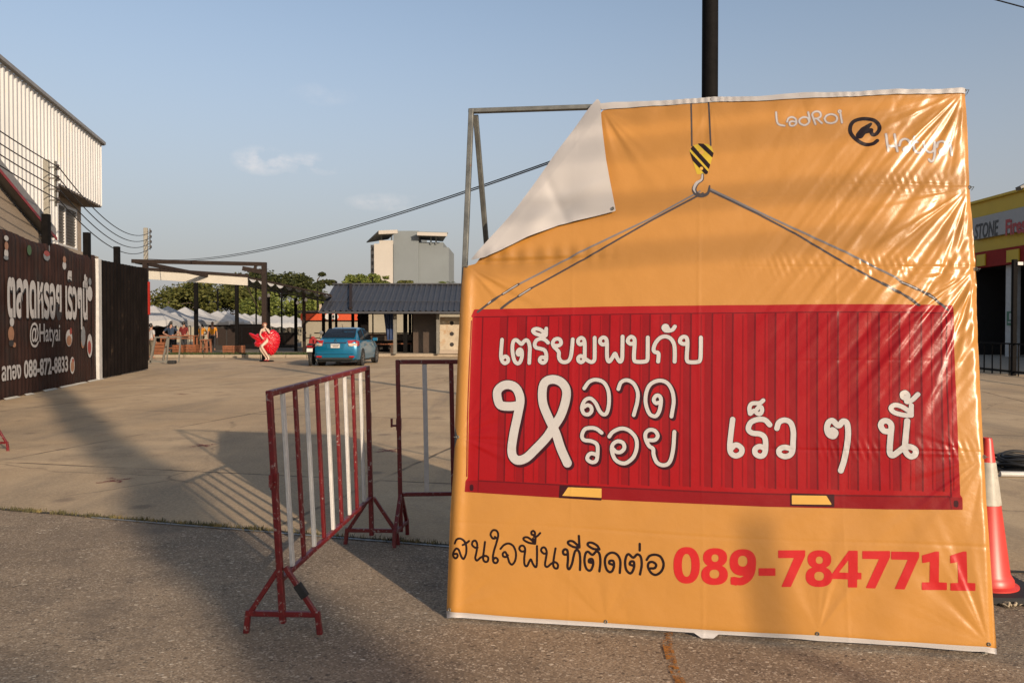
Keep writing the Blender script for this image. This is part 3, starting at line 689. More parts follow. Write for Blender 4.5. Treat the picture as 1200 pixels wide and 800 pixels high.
class Field:
    """signed distance field on the banner, filled by strokes and polygons, meshed where it is negative"""
    def __init__(s, h, u0=-0.08, u1=2.68, v0=-0.08, v1=2.85):
        s.h, s.u0, s.v0 = h, u0, v0
        s.nu, s.nv = int((u1 - u0) / h) + 1, int((v1 - v0) / h) + 1
        s.f = np.full((s.nv, s.nu), 1.0, np.float32)
    def win(s, P, m):
        i0 = max(int((P[:, 0].min() - m - s.u0) / s.h), 0); i1 = min(int((P[:, 0].max() + m - s.u0) / s.h) + 2, s.nu)
        j0 = max(int((P[:, 1].min() - m - s.v0) / s.h), 0); j1 = min(int((P[:, 1].max() + m - s.v0) / s.h) + 2, s.nv)
        U, V = np.meshgrid(s.u0 + s.h * np.arange(i0, i1), s.v0 + s.h * np.arange(j0, j1)); return (slice(j0, j1), slice(i0, i1)), U, V
    @staticmethod
    def dist(P, U, V, closed=False, ws=None):
        d = np.full(U.shape, 9.0); n = len(P)
        for i in range(n if closed else n - 1):
            a, b = P[i], P[(i + 1) % n]; e = b - a; L = e @ e + 1e-12
            t = np.clip(((U - a[0]) * e[0] + (V - a[1]) * e[1]) / L, 0, 1)
            q = np.hypot(U - a[0] - t * e[0], V - a[1] - t * e[1])
            if ws is not None: q = q - (ws[i] + (ws[(i + 1) % n] - ws[i]) * t)
            d = np.minimum(d, q)
        return d
    def stroke(s, P, w, sm=True, shift=(0, 0)):
        P = (smooth_line(P) if sm else np.asarray(P)) + np.array(shift)
        if np.isscalar(w): sl, U, V = s.win(P, w + 3 * s.h); d = s.dist(P, U, V) - w / 2
        else:
            ws = np.interp(np.linspace(0, 1, len(P)), np.linspace(0, 1, len(w)), w) / 2; sl, U, V = s.win(P, max(w) + 3 * s.h); d = s.dist(P, U, V, ws=ws)
        s.f[sl] = np.minimum(s.f[sl], d); return s
    def sd_poly(s, P, U, V):
        d = s.dist(P, U, V, True); ins = np.zeros(U.shape, bool); n = len(P)
        for i in range(n):
            a, b = P[i], P[(i + 1) % n]
            c = (a[1] > V) != (b[1] > V); x = a[0] + (V - a[1]) / (b[1] - a[1] + 1e-15) * (b[0] - a[0])
            ins ^= c & (U < x)
        return np.where(ins, -d, d)
    def poly(s, P, rnd=0.0):
        P = np.asarray(P, float); sl, U, V = s.win(P, 4 * s.h + rnd); s.f[sl] = np.minimum(s.f[sl], s.sd_poly(P, U, V) - rnd); return s
    def hole(s, P):
        P = np.asarray(P, float); sl, U, V = s.win(P, 4 * s.h); s.f[sl] = np.maximum(s.f[sl], -s.sd_poly(P, U, V)); return s
    def clip(s, P):
        P = np.asarray(P, float); sl, U, V = s.win(P, 0.5); g = np.full(s.f.shape, 1.0); g[sl] = s.sd_poly(P, U, V); s.f = np.maximum(s.f, g); return s
    def mesh(s, name, m, off, parent, surf=None):
        f = s.f; ins = f < 0
        cnt = ins[:-1, :-1].astype(np.int8) + ins[1:, :-1] + ins[:-1, 1:] + ins[1:, 1:]
        ids = -np.ones(f.shape, np.int64); verts = []; faces = []
        J, I = np.nonzero(ins); ids[J, I] = np.arange(len(J)); verts = [np.stack([s.u0 + s.h * I, s.v0 + s.h * J], 1)]
        extra = []; ed = {}
        base = len(J)
        def edge(j0, i0, j1, i1):
            k = (j0, i0, j1, i1) if (j0, i0) < (j1, i1) else (j1, i1, j0, i0)
            if k not in ed:
                a, b = f[k[0], k[1]], f[k[2], k[3]]; t = float(np.clip(a / (a - b), 0.02, 0.98))
                extra.append((s.u0 + s.h * (k[1] + t * (k[3] - k[1])), s.v0 + s.h * (k[0] + t * (k[2] - k[0])))); ed[k] = base + len(extra) - 1
            return ed[k]
        J, I = np.nonzero(cnt == 4); quads = np.stack([ids[J, I], ids[J, I + 1], ids[J + 1, I + 1], ids[J + 1, I]], 1)
        polys = []
        J, I = np.nonzero((cnt > 0) & (cnt < 4))
        for j, i in zip(J.tolist(), I.tolist()):
            cs = ((j, i), (j, i + 1), (j + 1, i + 1), (j + 1, i)); p = []
            for q in range(4):
                a, b = cs[q], cs[(q + 1) % 4]
                if ins[a]: p.append(int(ids[a]))
                if ins[a] != ins[b]: p.append(edge(*a, *b))
            if len(p) >= 3: polys.append(p)
        allv = np.vstack(verts + ([np.array(extra)] if extra else []))
        W = (surf or surface)(allv[:, 0], allv[:, 1]) + off
        P3 = BL + allv[:, :1] * bU + allv[:, 1:] * bV + W[:, None] * bN - np.array(BANNER_LOC)
        # assemble mixed polygons
        me = bpy.data.meshes.new(name)
        ls = np.concatenate([quads.ravel()] + [np.array(p) for p in polys]).astype(np.int32) if polys else quads.ravel().astype(np.int32)
        tot = np.array([4] * len(quads) + [len(p) for p in polys]); st = np.concatenate([[0], np.cumsum(tot)[:-1]]).astype(np.int32)
        me.vertices.add(len(P3)); me.vertices.foreach_set('co', P3.astype(np.float32).ravel())
        me.loops.add(len(ls)); me.loops.foreach_set('vertex_index', ls)
        me.polygons.add(len(tot)); me.polygons.foreach_set('loop_start', st)
        me.update(calc_edges=True); me.validate(); me.polygons.foreach_set('use_smooth', [True] * len(me.polygons))
        me.materials.append(m); o = bpy.data.objects.new(name, me); COL.objects.link(o); o.parent = parent; return o

# ---- how the vinyl hangs: tension folds from the tie points, packing creases, sag
GR = {'tr': uv(1133, 103), 'r1': uv(1139, 217), 'r2': uv(1147, 313), 'r3': uv(1155, 535), 'br': uv(1160, 755),
      'b2': uv(958, 742), 'b1': uv(710, 728), 'bl': uv(527, 714), 'l1': uv(537, 512), 'l2': uv(547, 312)}
vF1, vF2, vF3 = uv(1000, 218)[1], uv(1000, 312)[1], uv(1000, 527)[1]
def sst(x, a, b): t = np.clip((x - a) / (b - a), 0, 1); return t * t * (3 - 2 * t)
_ph = np.random.default_rng(3).uniform(0, 2 * pi, 60)
def fan(u, v, g, A, k, R0, ang, spread, ph):
    du, dv = u - g[0], v - g[1]; r = np.hypot(du, dv) + 1e-6; th = np.arctan2(dv, du)
    d = (th - ang + pi) % (2 * pi) - pi
    m = np.exp(-(d / spread) ** 2) * (r / (r + 0.05)) * np.exp(-r / R0)
    x = k * d + 0.8 * np.sin(2.3 * d * k / 5 + ph) + ph
    rid = np.sin(x) + 0.45 * np.sin(1.73 * x + 1.1 + ph) + 0.25 * np.sin(2.9 * x + ph * 2)
    return A * m * rid * np.minimum(r / 0.18, 1.0)
def surface(u, v):
    u = np.asarray(u, float); v = np.asarray(v, float)
    w = 0.004 * np.sin(2.2 * u + 0.6) * np.sin(1.9 * v + 0.4) + 0.0022 * np.sin(5.1 * u + 1.7 * v) + 0.0016 * np.sin(3.3 * v - 6.2 * u + 2)
    # tension folds fanning from the right-hand ties, running down and left
    w = w + fan(u, v, GR['tr'], 0.0048, 26, 0.50, R(-128), 0.62, 0.4)
    w = w + fan(u, v, GR['r1'], 0.0054, 24, 0.50, R(-130), 0.75, 2.1)
    w = w + fan(u, v, GR['r2'], 0.0052, 24, 0.50, R(-122), 0.85, 4.0)
    w = w + fan(u, v, GR['r3'], 0.0032, 16, 0.40, R(-150), 0.9, 5.2)
    w = w + fan(u, v, GR['br'], 0.0040, 14, 0.40, R(118), 0.55, 1.2)
    w = w + fan(u, v, GR['b2'], 0.0045, 9, 0.35, R(75), 0.75, 0.2)
    w = w + fan(u, v, GR['b1'], 0.0026, 9, 0.28, R(95), 0.8, 3.2)
    w = w + fan(u, v, GR['l1'], 0.0045, 12, 0.22, R(10), 0.9, 2.2)
    w = w + fan(u, v, GR['l2'], 0.0060, 11, 0.35, R(-20), 0.8, 1.0)
    w = w + fan(u, v, GR['bl'], 0.003, 8, 0.25, R(60), 0.8, 1.5)
    w = w + fan(u, v, uv(705, 128), 0.0070, 9, 0.30, R(-52), 0.6, 0.6)
    for q_, ph in (((834, 118), 0.3), ((938, 113), 1.9), ((1047, 108), 3.1)): w = w + fan(u, v, uv(*q_), 0.0034, 8, 0.22, R(-92), 0.7, ph)
    # the right-hand margin is drawn back towards its post
    w = w - 0.024 * sst(u, BW - 0.42, BW + 0.05) * (0.45 + 0.55 * sst(v, 0.5, 1.3))
    # long diagonal pull across the right half
    s = u * 0.80 - v * 0.60; q = u * 0.60 + v * 0.80
    mod = 0.5 + 0.5 * np.sin(3.7 * s + 1.3 * q + 0.7) * np.sin(5.3 * s - 2.1 * q + 2.0)
    mk = sst(u, 1.35, 2.35) * sst(v, 0.75, 1.5) * (1 - 0.5 * sst(v, 2.3, 2.7))
    w = w + mk * (0.25 + mod) * 0.0026 * (np.sin(s * 2 * pi / 0.115 + 1.4 * np.sin(3 * q)) + 0.55 * np.sin(s * 2 * pi / 0.064 + 2 * np.sin(2.2 * q) + 1) + 0.25 * np.sin(s * 2 * pi / 0.036 + 3 * np.sin(1.7 * q)))
    # lower right: faint diagonal waves
    mk2 = sst(u, 1.2, 2.2) * (1 - sst(v, 0.7, 1.1)); w = w + mk2 * 0.0024 * np.sin((u * 0.9 - v * 0.45) * 2 * pi / 0.26 + 0.8 * np.sin(4 * v))
    # horizontal packing creases with small puckers
    for v0, ua, ub, A, ph in ((vF1, 1.75, 2.15, 1.0, 0.0), (vF2, 1.25, 1.9, 1.25, 2.0), (vF3, 1.35, 1.9, 0.85, 4.0)):
        m = sst(u, ua, ub); wob = v0 + 0.006 * np.sin(4 * u + ph)
        w = w - m * A * 0.0022 * np.exp(-((v - wob) / 0.006) ** 2)
        env = np.exp(-((v - wob - 0.02) / 0.035) ** 2) + 0.5 * np.exp(-((v - wob + 0.03) / 0.025) ** 2)
        am = 0.5 + 0.5 * np.sin(9.3 * u + ph) * np.sin(23 * u + 2 * ph)
        w = w + m * A * am * 0.0012 * env * np.sin((u + 0.35 * (v - v0)) * 2 * pi / 0.036 + 2.5 * np.sin(11 * u + ph))
    # crease and puckers across the upper left, at the tie under the folded corner
    vL = uv(640, 306)[1]; m = (1 - sst(u, 0.5, 0.95))
    w = w - m * 0.007 * np.exp(-((v - vL - 0.02 * u) / 0.013) ** 2) + m * 0.0036 * np.exp(-((v - vL - 0.035) / 0.05) ** 2) * np.sin(u * 2 * pi / 0.085 + 1.5 * np.sin(8 * u))
    for v0, A in ((0.46, 1.0), (1.32, .8), (2.16, .8)):
        w = w - A * 0.0013 * np.exp(-((v - v0 - 0.008 * np.sin(3 * u + v0)) / 0.007) ** 2) * (0.35 + 0.65 * np.sin(2.3 * u + 5 * v0) ** 2)
    for u0, A in ((0.62, 1.0), (1.27, 1.0), (1.93, .7)):
        w = w + A * 0.0012 * np.exp(-((u - u0 - 0.01 * np.sin(2.1 * v + u0)) / 0.008) ** 2) * (0.3 + 0.7 * np.sin(1.9 * v + 4 * u0) ** 2)
    cr = np.sin(7.1 * u + 3 * np.sin(4.3 * v)) * np.sin(6.3 * v + 2.5 * np.sin(5.7 * u + 1)) 
    w = w + 0.0016 * np.abs(cr) ** 1.5 + 0.0007 * np.abs(np.sin(17 * u - 9 * v + 2 * np.sin(6 * v)) * np.sin(13 * v + 4 * u))
    # faint crease in the lower left of the red print and puckers under the top hem
    w = w + 0.0012 * np.exp(-((v - 0.86) / 0.02) ** 2) * (1 - sst(u, 0.7, 1.3))
    vt = 2.70; w = w + 0.0016 * np.exp(-((v - vt) / 0.12) ** 2) * np.sin(u * 2 * pi / 0.16 + 2 * np.sin(3 * u)) * (1 - sst(u, 1.9, 2.3))
    # the sheet turns back round the left post below the tie
    e = 0.010 + 0.006 * np.sin(5 * v)
    w = w + 0.011 * np.exp(-((u - 0.045) / 0.030) ** 2) * (1 - sst(v, 1.75, 1.86)) - 0.02 * np.exp(-((u + 0.012) / 0.022) ** 2)
    w = w - 0.014 * np.exp(-((u - BW + 0.004) / 0.016) ** 2) - 0.008 * np.exp(-((v + 0.0) / 0.02) ** 2)
    return w

def vinyl(name, col, rough=0.28, spec=0.42, var=0.03):
    m = mat(name, col, rough, var=var, vscale=1.2, spec=spec)
    nt = m.node_tree; n = nt.nodes; l = nt.links; b = n['Principled BSDF']
    t = n.new('ShaderNodeTexCoord')
    no = n.new('ShaderNodeTexNoise'); no.inputs['Scale'].default_value = 14; no.inputs['Detail'].default_value = 5; l.new(t.outputs['Object'], no.inputs['Vector'])
    wv = n.new('ShaderNodeTexWave'); wv.bands_direction = 'Z'; wv.inputs['Scale'].default_value = 62; wv.inputs['Distortion'].default_value = 0.6
    wv.inputs['Detail'].default_value = 1; l.new(t.outputs['Object'], wv.inputs['Vector'])
    ad = n.new('ShaderNodeMath'); ad.operation = 'MULTIPLY_ADD'; ad.inputs[1].default_value = 0.05; l.new(wv.outputs['Fac'], ad.inputs[0]); l.new(no.outputs['Fac'], ad.inputs[2])
    bm = n.new('ShaderNodeBump'); bm.inputs['Strength'].default_value = 0.35; bm.inputs['Distance'].default_value = 0.006
    l.new(ad.outputs[0], bm.inputs['Height']); l.new(bm.outputs[0], b.inputs['Normal'])
    b.inputs['Coat Weight'].default_value = 0.03; b.inputs['Coat Roughness'].default_value = 0.22
    return m
V = {'orange': vinyl('vinyl_orange', (0.68, 0.318, 0.068)), 'red': vinyl('vinyl_red', (0.44, 0.008, 0.011), spec=0.24), 'red_hi': vinyl('vinyl_red_light', (0.46, 0.015, 0.017), spec=0.24),
     'red_mid': vinyl('vinyl_red_mid', (0.325, 0.008, 0.011), spec=0.24), 'red_dk': vinyl('vinyl_red_dark', (0.19, 0.007, 0.010), spec=0.24), 'red_rail': vinyl('vinyl_red_rail', (0.31, 0.008, 0.011), spec=0.24),
     'maroon': vinyl('vinyl_maroon', (0.055, 0.008, 0.012), spec=0.24), 'white': vinyl('vinyl_white', (0.70, 0.67, 0.65)), 'black': vinyl('vinyl_black', (0.022, 0.010, 0.010), spec=0.24),
     'digits': vinyl('vinyl_scarlet', (0.70, 0.028, 0.030), spec=0.24), 'gold': vinyl('vinyl_gold', (0.88, 0.50, 0.10)), 'yellow': vinyl('vinyl_yellow', (0.78, 0.55, 0.04)),
     'grey': vinyl('vinyl_grey', (0.27, 0.25, 0.25)), 'grey_dk': vinyl('vinyl_grey_dark', (0.09, 0.075, 0.075)), 'silver': vinyl('vinyl_silver', (0.58, 0.55, 0.54)),
     'lilac': vinyl('vinyl_lilac', (0.42, 0.30, 0.30)), 'back': mat('vinyl_back_white', (0.70, 0.665, 0.645), 0.5, var=0.04, vscale=2, bump=0.03, bscale=9)}

BANNER_LOC = (float((BL + BR)[0] / 2), float((BL + BR)[1] / 2), 0.0)
ban = thing('hanging_banner', 'large glossy orange vinyl banner printed with a red shipping container, top left corner folded over', 'banner', BANNER_LOC)
OUT = [(1133.5, 104), (1137, 150), (1139, 217), (1143, 262), (1147, 313), (1148.5, 380), (1152, 460), (1155, 535), (1160, 620), (1165, 690), (1170.5, 762),
       (1158, 760), (1060, 754), (958, 746), (850, 741), (710, 731), (610, 725), (522.5, 718), (524, 680), (527, 600), (531, 548), (532.5, 525), (536.5, 512), (532.5, 498),
       (534, 460), (537, 390), (540, 340), (543, 313), (557, 309), (707, 129), (850, 119), (1000, 112.5)]
F = Field(0.006); F.poly(UVs(OUT)); F.mesh('vinyl_sheet', V['orange'], 0.0, ban)
# white hem along the top and the foot
def hem_surf(u, v): return surface(u, v) + 0.0016 * np.sin(u * 2 * pi / 0.05 + 7 * np.sin(4.1 * u) + 4 * np.sin(9.7 * u)) * np.sin(3.1 * u + 1) ** 2 + 0.002
F = Field(0.0045); F.poly(UVs([(702, 122), (720, 120.2), (760, 119.0), (800, 116.8), (834, 114.2), (885, 114.2), (938, 109.6), (1000, 108.6), (1047, 105), (1095, 104), (1133.5, 100.5), (1133.8, 107), (1095, 109.3), (1047, 111), (1000, 114), (938, 116.3), (885, 119.5), (834, 120), (760, 125), (705, 129)])); F.mesh('top_hem', V['back'], 0.004, ban, hem_surf)
F = Field(0.0045); F.poly(UVs([(522, 715.5), (610, 723), (710, 729.5), (850, 739), (958, 744), (1060, 751.5), (1158, 758), (1170.5, 761), (1171, 768), (1155, 764), (1140, 763.5), (1060, 756.5), (958, 750.5), (938, 748.5), (842, 743), (836, 747.5), (822, 747), (813, 741), (710, 734.5), (610, 728.5), (530, 722.5), (523, 724.5)]))
F.mesh('foot_hem', V['back'], 0.004, ban)

# folded-over corner: white back of the vinyl
fA, fB, fC = uv(552, 305.5), uv(703, 119), uv(722, 248.5)
fdir = (fB - fA) / np.linalg.norm(fB - fA); fnn = np.array([fdir[1], -fdir[0]])
def flap_surf(u, v):
    d = (u - fA[0]) * fnn[0] + (v - fA[1]) * fnn[1]; a = (u - fA[0]) * fdir[0] + (v - fA[1]) * fdir[1]
    z = surface(u, v) * 0.4 + 0.024 * np.sqrt(np.clip((d + 0.03) / 0.09, 0, 1)) + 0.006
    cr = 0.006 * np.exp(-((d - 0.15 - 0.35 * (a - 0.35) - .03 * np.sin(9 * a)) / 0.045) ** 2) * sst(a, .15, .4) - 0.005 * np.exp(-((a - 0.40 - 0.5 * d + .02 * np.sin(20 * d)) / 0.05) ** 2) - 0.004 * np.exp(-((a - 0.62 + 0.5 * d) / 0.03) ** 2)
    z = z + cr * np.clip(d / 0.08, 0, 1) + 0.012 * np.sin(a * 9 - 5 * d + 1) * np.clip((d - .05) / 0.2, 0, 1)
    return z + 0.005 * np.sin(a * 7 + 9 * d) * np.clip(d / 0.2, 0, 1) + 0.004 * np.sin(a * 19 + 4 * d) * np.exp(-d / 0.2) + 0.0035 * np.sin((a * 0.4 + d) * 26) * np.exp(-((a - 0.45) / 0.25) ** 2)
F = Field(0.006)
F.poly(UVs([(552, 306), (580, 274.5), (603, 249), (611, 238.5), (650, 184), (690, 129), (700.5, 117.5), (704, 122), (706, 150), (711, 190), (715.5, 215), (722, 248.5), (700, 254), (655, 265), (620, 279), (588, 295), (570, 303)]))
F.mesh('folded_corner', V['back'], 0.0, ban, flap_surf)

# ---- the printed shipping container
CON = [(556, 362.5), (700, 359.5), (850, 357.5), (980, 356.5), (1118.5, 357), (1120, 420), (1123, 500), (1125.5, 580), (1128, 583), (1128.5, 597), (1040, 596.5), (900, 593.5), (760, 587.5), (640, 582), (545, 576), (546, 563), (548.5, 560), (550, 480), (552, 420), (554, 372), (552.5, 371)]
F = Field(0.006); F.poly(UVs(CON)); F.mesh('container_print', V['red'], 0.0008, ban)
F = Field(0.004); F.poly(UVs([(556, 362.5), (700, 359.5), (850, 357.5), (980, 356.5), (1118.5, 357), (1118.8, 366), (980, 365.5), (850, 366.5), (700, 368.5), (556, 371.5)])); F.mesh('container_top_rail', V['red_hi'], 0.0014, ban)
F = Field(0.004); F.poly(UVs([(547, 563), (562, 562.5), (640, 567), (760, 573), (900, 578.5), (1040, 581), (1113, 581.5), (1127, 583), (1128.5, 597), (1040, 596.5), (900, 593.5), (760, 587.5), (640, 582), (545, 576)])); F.mesh('container_bottom_rail', V['red_rail'], 0.0014, ban)
F = Field(0.0025)
F.stroke(UVs([(562, 563), (640, 567), (760, 573), (900, 578.5), (1040, 581), (1112, 581.5)]), 0.008)
F.stroke(UVs([(566, 371), (564, 440), (561, 562)]), 0.006); F.stroke(UVs([(1110, 369), (1111, 450), (1115, 582)]), 0.006); F.stroke(UVs([(1113, 582), (1115, 596)]), 0.005); F.stroke(UVs([(561, 562), (560.5, 576)]), 0.005)
F.stroke(UVs([(556, 371.5), (700, 368.7), (850, 366.8), (980, 365.7), (1118, 366)]), 0.005)
RIB = [569, 595, 617, 643, 668, 692, 715, 739, 762, 786, 810, 835, 859, 885, 909, 934, 958, 982, 1005, 1030, 1054, 1080, 1104]
def ry(x): return 371 - (x - 560) * 0.010, 562 + (x - 560) * 0.036 - 0.000018 * (x - 560) ** 2 * 1.2
for x in RIB[1:]:
    a, b_ = ry(x); F.stroke(UVs([(x, a), (x - 1.0 + (x - 830) * 0.006, (a + b_) / 2), (x - 1 + (x - 830) * 0.012, b_)]), 0.0075)
F.mesh('rib_lines', V['red_dk'], 0.0017, ban)
F = Field(0.004)
for x in RIB[1:]:
    a, b_ = ry(x); o1 = (x - 830) * 0.012 - 1
    F.poly(UVs([(x - 9, a), (x, a), (x + o1, b_), (x + o1 - 9, b_)]))
F.mesh('rib_faces', V['red_mid'], 0.0011, ban)
F = Field(0.0025)
for x in RIB[1:]:
    a, b_ = ry(x); o1 = (x - 830) * 0.012 - 1
    F.stroke(UVs([(x + 12, a + 1), (x + 12 + o1, b_ - 1)]), 0.0045)
F.stroke(UVs([(553, 376), (549, 470), (547.5, 558)]), 0.005)
F.mesh('rib_edges', V['red_mid'], 0.0020, ban)
# fork pockets and corner castings
for q in ([(656, 568), (704, 571), (705, 586), (655, 583)], [(926, 577.5), (978, 579), (978, 594), (926, 592.5)]): F = Field(0.003); F.poly(UVs(q)); F.mesh('fork_pocket', V['maroon'], 0.0022, ban)
for q in ([(666, 570.5), (705, 572), (705, 583), (659, 580.5)], [(928, 580), (968.5, 580.5), (975, 591), (928, 590.5)]): F = Field(0.003); F.poly(UVs(q)); F.mesh('pocket_opening', V['gold'], 0.0028, ban)
for c in ((553, 571), (1120.5, 590)): F = Field(0.003); F.stroke(UVs([(c[0], c[1] - 1.5), (c[0], c[1] + 1.5)]), 0.02, sm=False); F.mesh('corner_casting_hole', V['maroon'], 0.0022, ban)

# ---- hand-drawn lettering, traced as strokes in the banner's own plane
def RG(ox, oy, s): return lambda *pts: UVs([(ox + x / s, oy + y / s) for x, y in pts])
wA, wB = [], []                                   # (points, width) of white strokes
a = RG(580, 370, 9.23)
for q in (((78, 258), (70, 350), (66, 440), (80, 490), (108, 512), (140, 495), (143, 465), (125, 442), (105, 440), (86, 455)),
          ((262, 395), (258, 420), (244, 405), (250, 378), (272, 362), (292, 385), (292, 440), (275, 495), (245, 515), (212, 485), (192, 400), (190, 320), (205, 270), (232, 262), (262, 285), (288, 305), (315, 275), (340, 262), (365, 285), (378, 350), (375, 430), (372, 510)),
          ((575, 290), (540, 258), (495, 248), (450, 265), (430, 310), (445, 342), (490, 355), (535, 370), (555, 410), (556, 470), (540, 500), (515, 508), (488, 490), (487, 465), (505, 448), (535, 452)),
          ((555, 138), (553, 180), (548, 213), (500, 210), (440, 193), (412, 168), (420, 148), (455, 140), (500, 155), (545, 195)),
          ((650, 322), (690, 322), (715, 298), (708, 262), (680, 248), (645, 258), (626, 292), (636, 330), (670, 365), (692, 395), (693, 450), (715, 490), (755, 502), (795, 488), (820, 445), (832, 370), (842, 255)),
          ((962, 298), (920, 308), (900, 285), (905, 255), (935, 238), (963, 258), (972, 310), (972, 400), (970, 450), (955, 490), (930, 502), (905, 485), (902, 455), (925, 435), (955, 445), (985, 470), (1020, 492), (1050, 500), (1075, 480), (1080, 420), (1080, 238))): wA.append((a(*q), 4.7))
a = RG(700, 370, 9.23)
for q in (((98, 300), (60, 312), (32, 290), (35, 255), (65, 235), (95, 250), (105, 300), (105, 400), (110, 470), (130, 495), (160, 460), (192, 410), (217, 460), (245, 497), (268, 470), (272, 380), (274, 226)),
          ((395, 297), (360, 305), (330, 280), (340, 245), (370, 228), (400, 250), (404, 310), (397, 420), (400, 480), (425, 497), (500, 497), (540, 480), (545, 400), (546, 236)),
          ((658, 495), (663, 430), (655, 400), (622, 392), (608, 360), (630, 295), (680, 240), (740, 225), (795, 250), (830, 310), (838, 400), (836, 495)),
          ((765, 140), (750, 112), (725, 112), (715, 135), (735, 160), (775, 163), (815, 150), (838, 118)),
          ((968, 300), (930, 305), (895, 285), (900, 250), (930, 228), (965, 240), (975, 300), (968, 420), (970, 480), (995, 500), (1075, 500), (1110, 480), (1118, 400), (1120, 236))): wA.append((a(*q), 4.7))
a = RG(840, 450, 7.273)
for q in (((135, 300), (120, 420), (110, 530), (120, 585), (160, 610), (205, 590), (212, 550), (180, 520), (150, 520), (125, 545)),
          ((450, 345), (410, 305), (350, 300), (290, 325), (268, 380), (300, 415), (370, 425), (410, 460), (415, 550), (400, 600), (365, 612), (328, 590), (328, 550), (365, 530), (408, 545)),
          ((512, 375), (530, 325), (580, 305), (630, 330), (652, 400), (650, 500), (645, 570), (620, 605), (575, 615), (535, 595), (532, 560), (565, 538), (610, 542), (645, 560))): wA.append((a(*q), 6.1))
for q in (((395, 138), (365, 160), (300, 165), (278, 200), (282, 250)), ((286, 252), (318, 225), (345, 250), (370, 252), (385, 225), (378, 195), (355, 197), (340, 215))): wA.append((a(*q), 4.8))
a = RG(960, 450, 7.27)
for q in (((118, 416), (98, 402), (115, 388), (140, 412), (120, 444), (80, 425), (66, 375), (80, 325), (115, 310), (150, 345), (172, 350), (202, 315), (235, 330), (246, 400), (240, 500), (215, 640), (185, 735)),
          ((592, 402), (550, 395), (525, 350), (545, 315), (585, 315), (615, 350), (610, 430), (602, 530), (605, 590), (630, 605), (680, 570), (730, 535), (780, 535), (820, 560), (815, 600), (780, 615), (745, 590), (730, 540), (740, 420), (750, 312))): wA.append((a(*q), 6.3))
for q in (((785, 265), (720, 262), (640, 240), (610, 205), (640, 178), (700, 188), (785, 240)), ((786, 180), (784, 265)), ((745, 120), (715, 112), (708, 82), (735, 70), (757, 95), (745, 148), (790, 135), (842, 86))): wA.append((a(*q), 5.2))
for part in (wA[:11], wA[11:16], wA[16:17], wA[17:]):
    F = Field(0.0025)
    for P, w in part: F.stroke(P, (w + 1.3) * PXM)
    F.mesh('lettering_outline', V['maroon'], 0.0026, ban)
a = RG(570, 430, 6.4)
BIGH = a((228, 290), (170, 295), (108, 285), (85, 235), (85, 178), (120, 142), (165, 132), (210, 147), (240, 185), (255, 250), (238, 350), (207, 500), (192, 610), (202, 670), (240, 698), (300, 680), (370, 615), (450, 530), (500, 455), (560, 360), (598, 240), (598, 165), (560, 112), (500, 92), (445, 110), (422, 165), (425, 270), (465, 375), (520, 490), (560, 610), (608, 718))
wB.append((BIGH, 10.8))
a = RG(670, 430, 6.4)
for q in (((95, 160), (130, 112), (180, 95), (240, 115), (275, 180), (280, 270), (265, 340), (240, 355), (210, 330), (180, 270), (140, 235), (100, 250), (78, 300), (90, 345), (125, 355), (150, 330), (145, 298), (120, 285), (92, 300)),
          ((350, 165), (370, 115), (415, 98), (465, 125), (495, 190), (492, 260), (475, 325), (465, 360)),
          ((660, 265), (630, 270), (615, 245), (632, 215), (658, 217), (670, 250), (660, 320), (640, 360), (615, 368), (580, 345), (555, 270), (560, 190), (590, 130), (650, 102), (710, 115), (750, 170), (765, 250), (755, 330), (748, 370)),
          ((225, 492), (190, 465), (150, 455), (100, 465), (78, 510), (92, 545), (150, 555), (190, 580), (195, 640), (185, 700), (150, 712), (118, 690), (125, 660), (150, 646), (190, 658)),
          ((282, 520), (310, 485), (370, 460), (430, 475), (480, 530), (488, 600), (465, 670), (415, 715), (370, 718), (325, 690), (302, 630), (308, 580), (345, 555), (385, 568), (395, 605), (370, 635), (335, 635), (308, 610)),
          ((578, 548), (625, 545), (645, 515), (625, 478), (585, 470), (555, 495), (555, 540), (580, 590), (610, 612), (615, 660), (640, 715), (690, 735), (735, 710), (760, 620), (770, 485))): wB.append((a(*q), 4.5))
for part in (wB[:1], wB[1:4], wB[4:]):
    F = Field(0.0025)
    for P, w in part:
        for k in (0.0, 0.5, 1.0): F.stroke(P, (w + (2.4 if w > 8 else 2.0)) * PXM, shift=(0.0085 * k, -0.0085 * k))
    F.mesh('lettering_shadow', V['maroon'], 0.0027, ban)
for part in (wA[:11], wA[11:16], wA[16:17], wA[17:], wB[:1], wB[1:4], wB[4:]):
    F = Field(0.0025)
    for P, w in part: F.stroke(P, w * PXM)
    F.mesh('white_lettering', V['white'], 0.0034, ban)

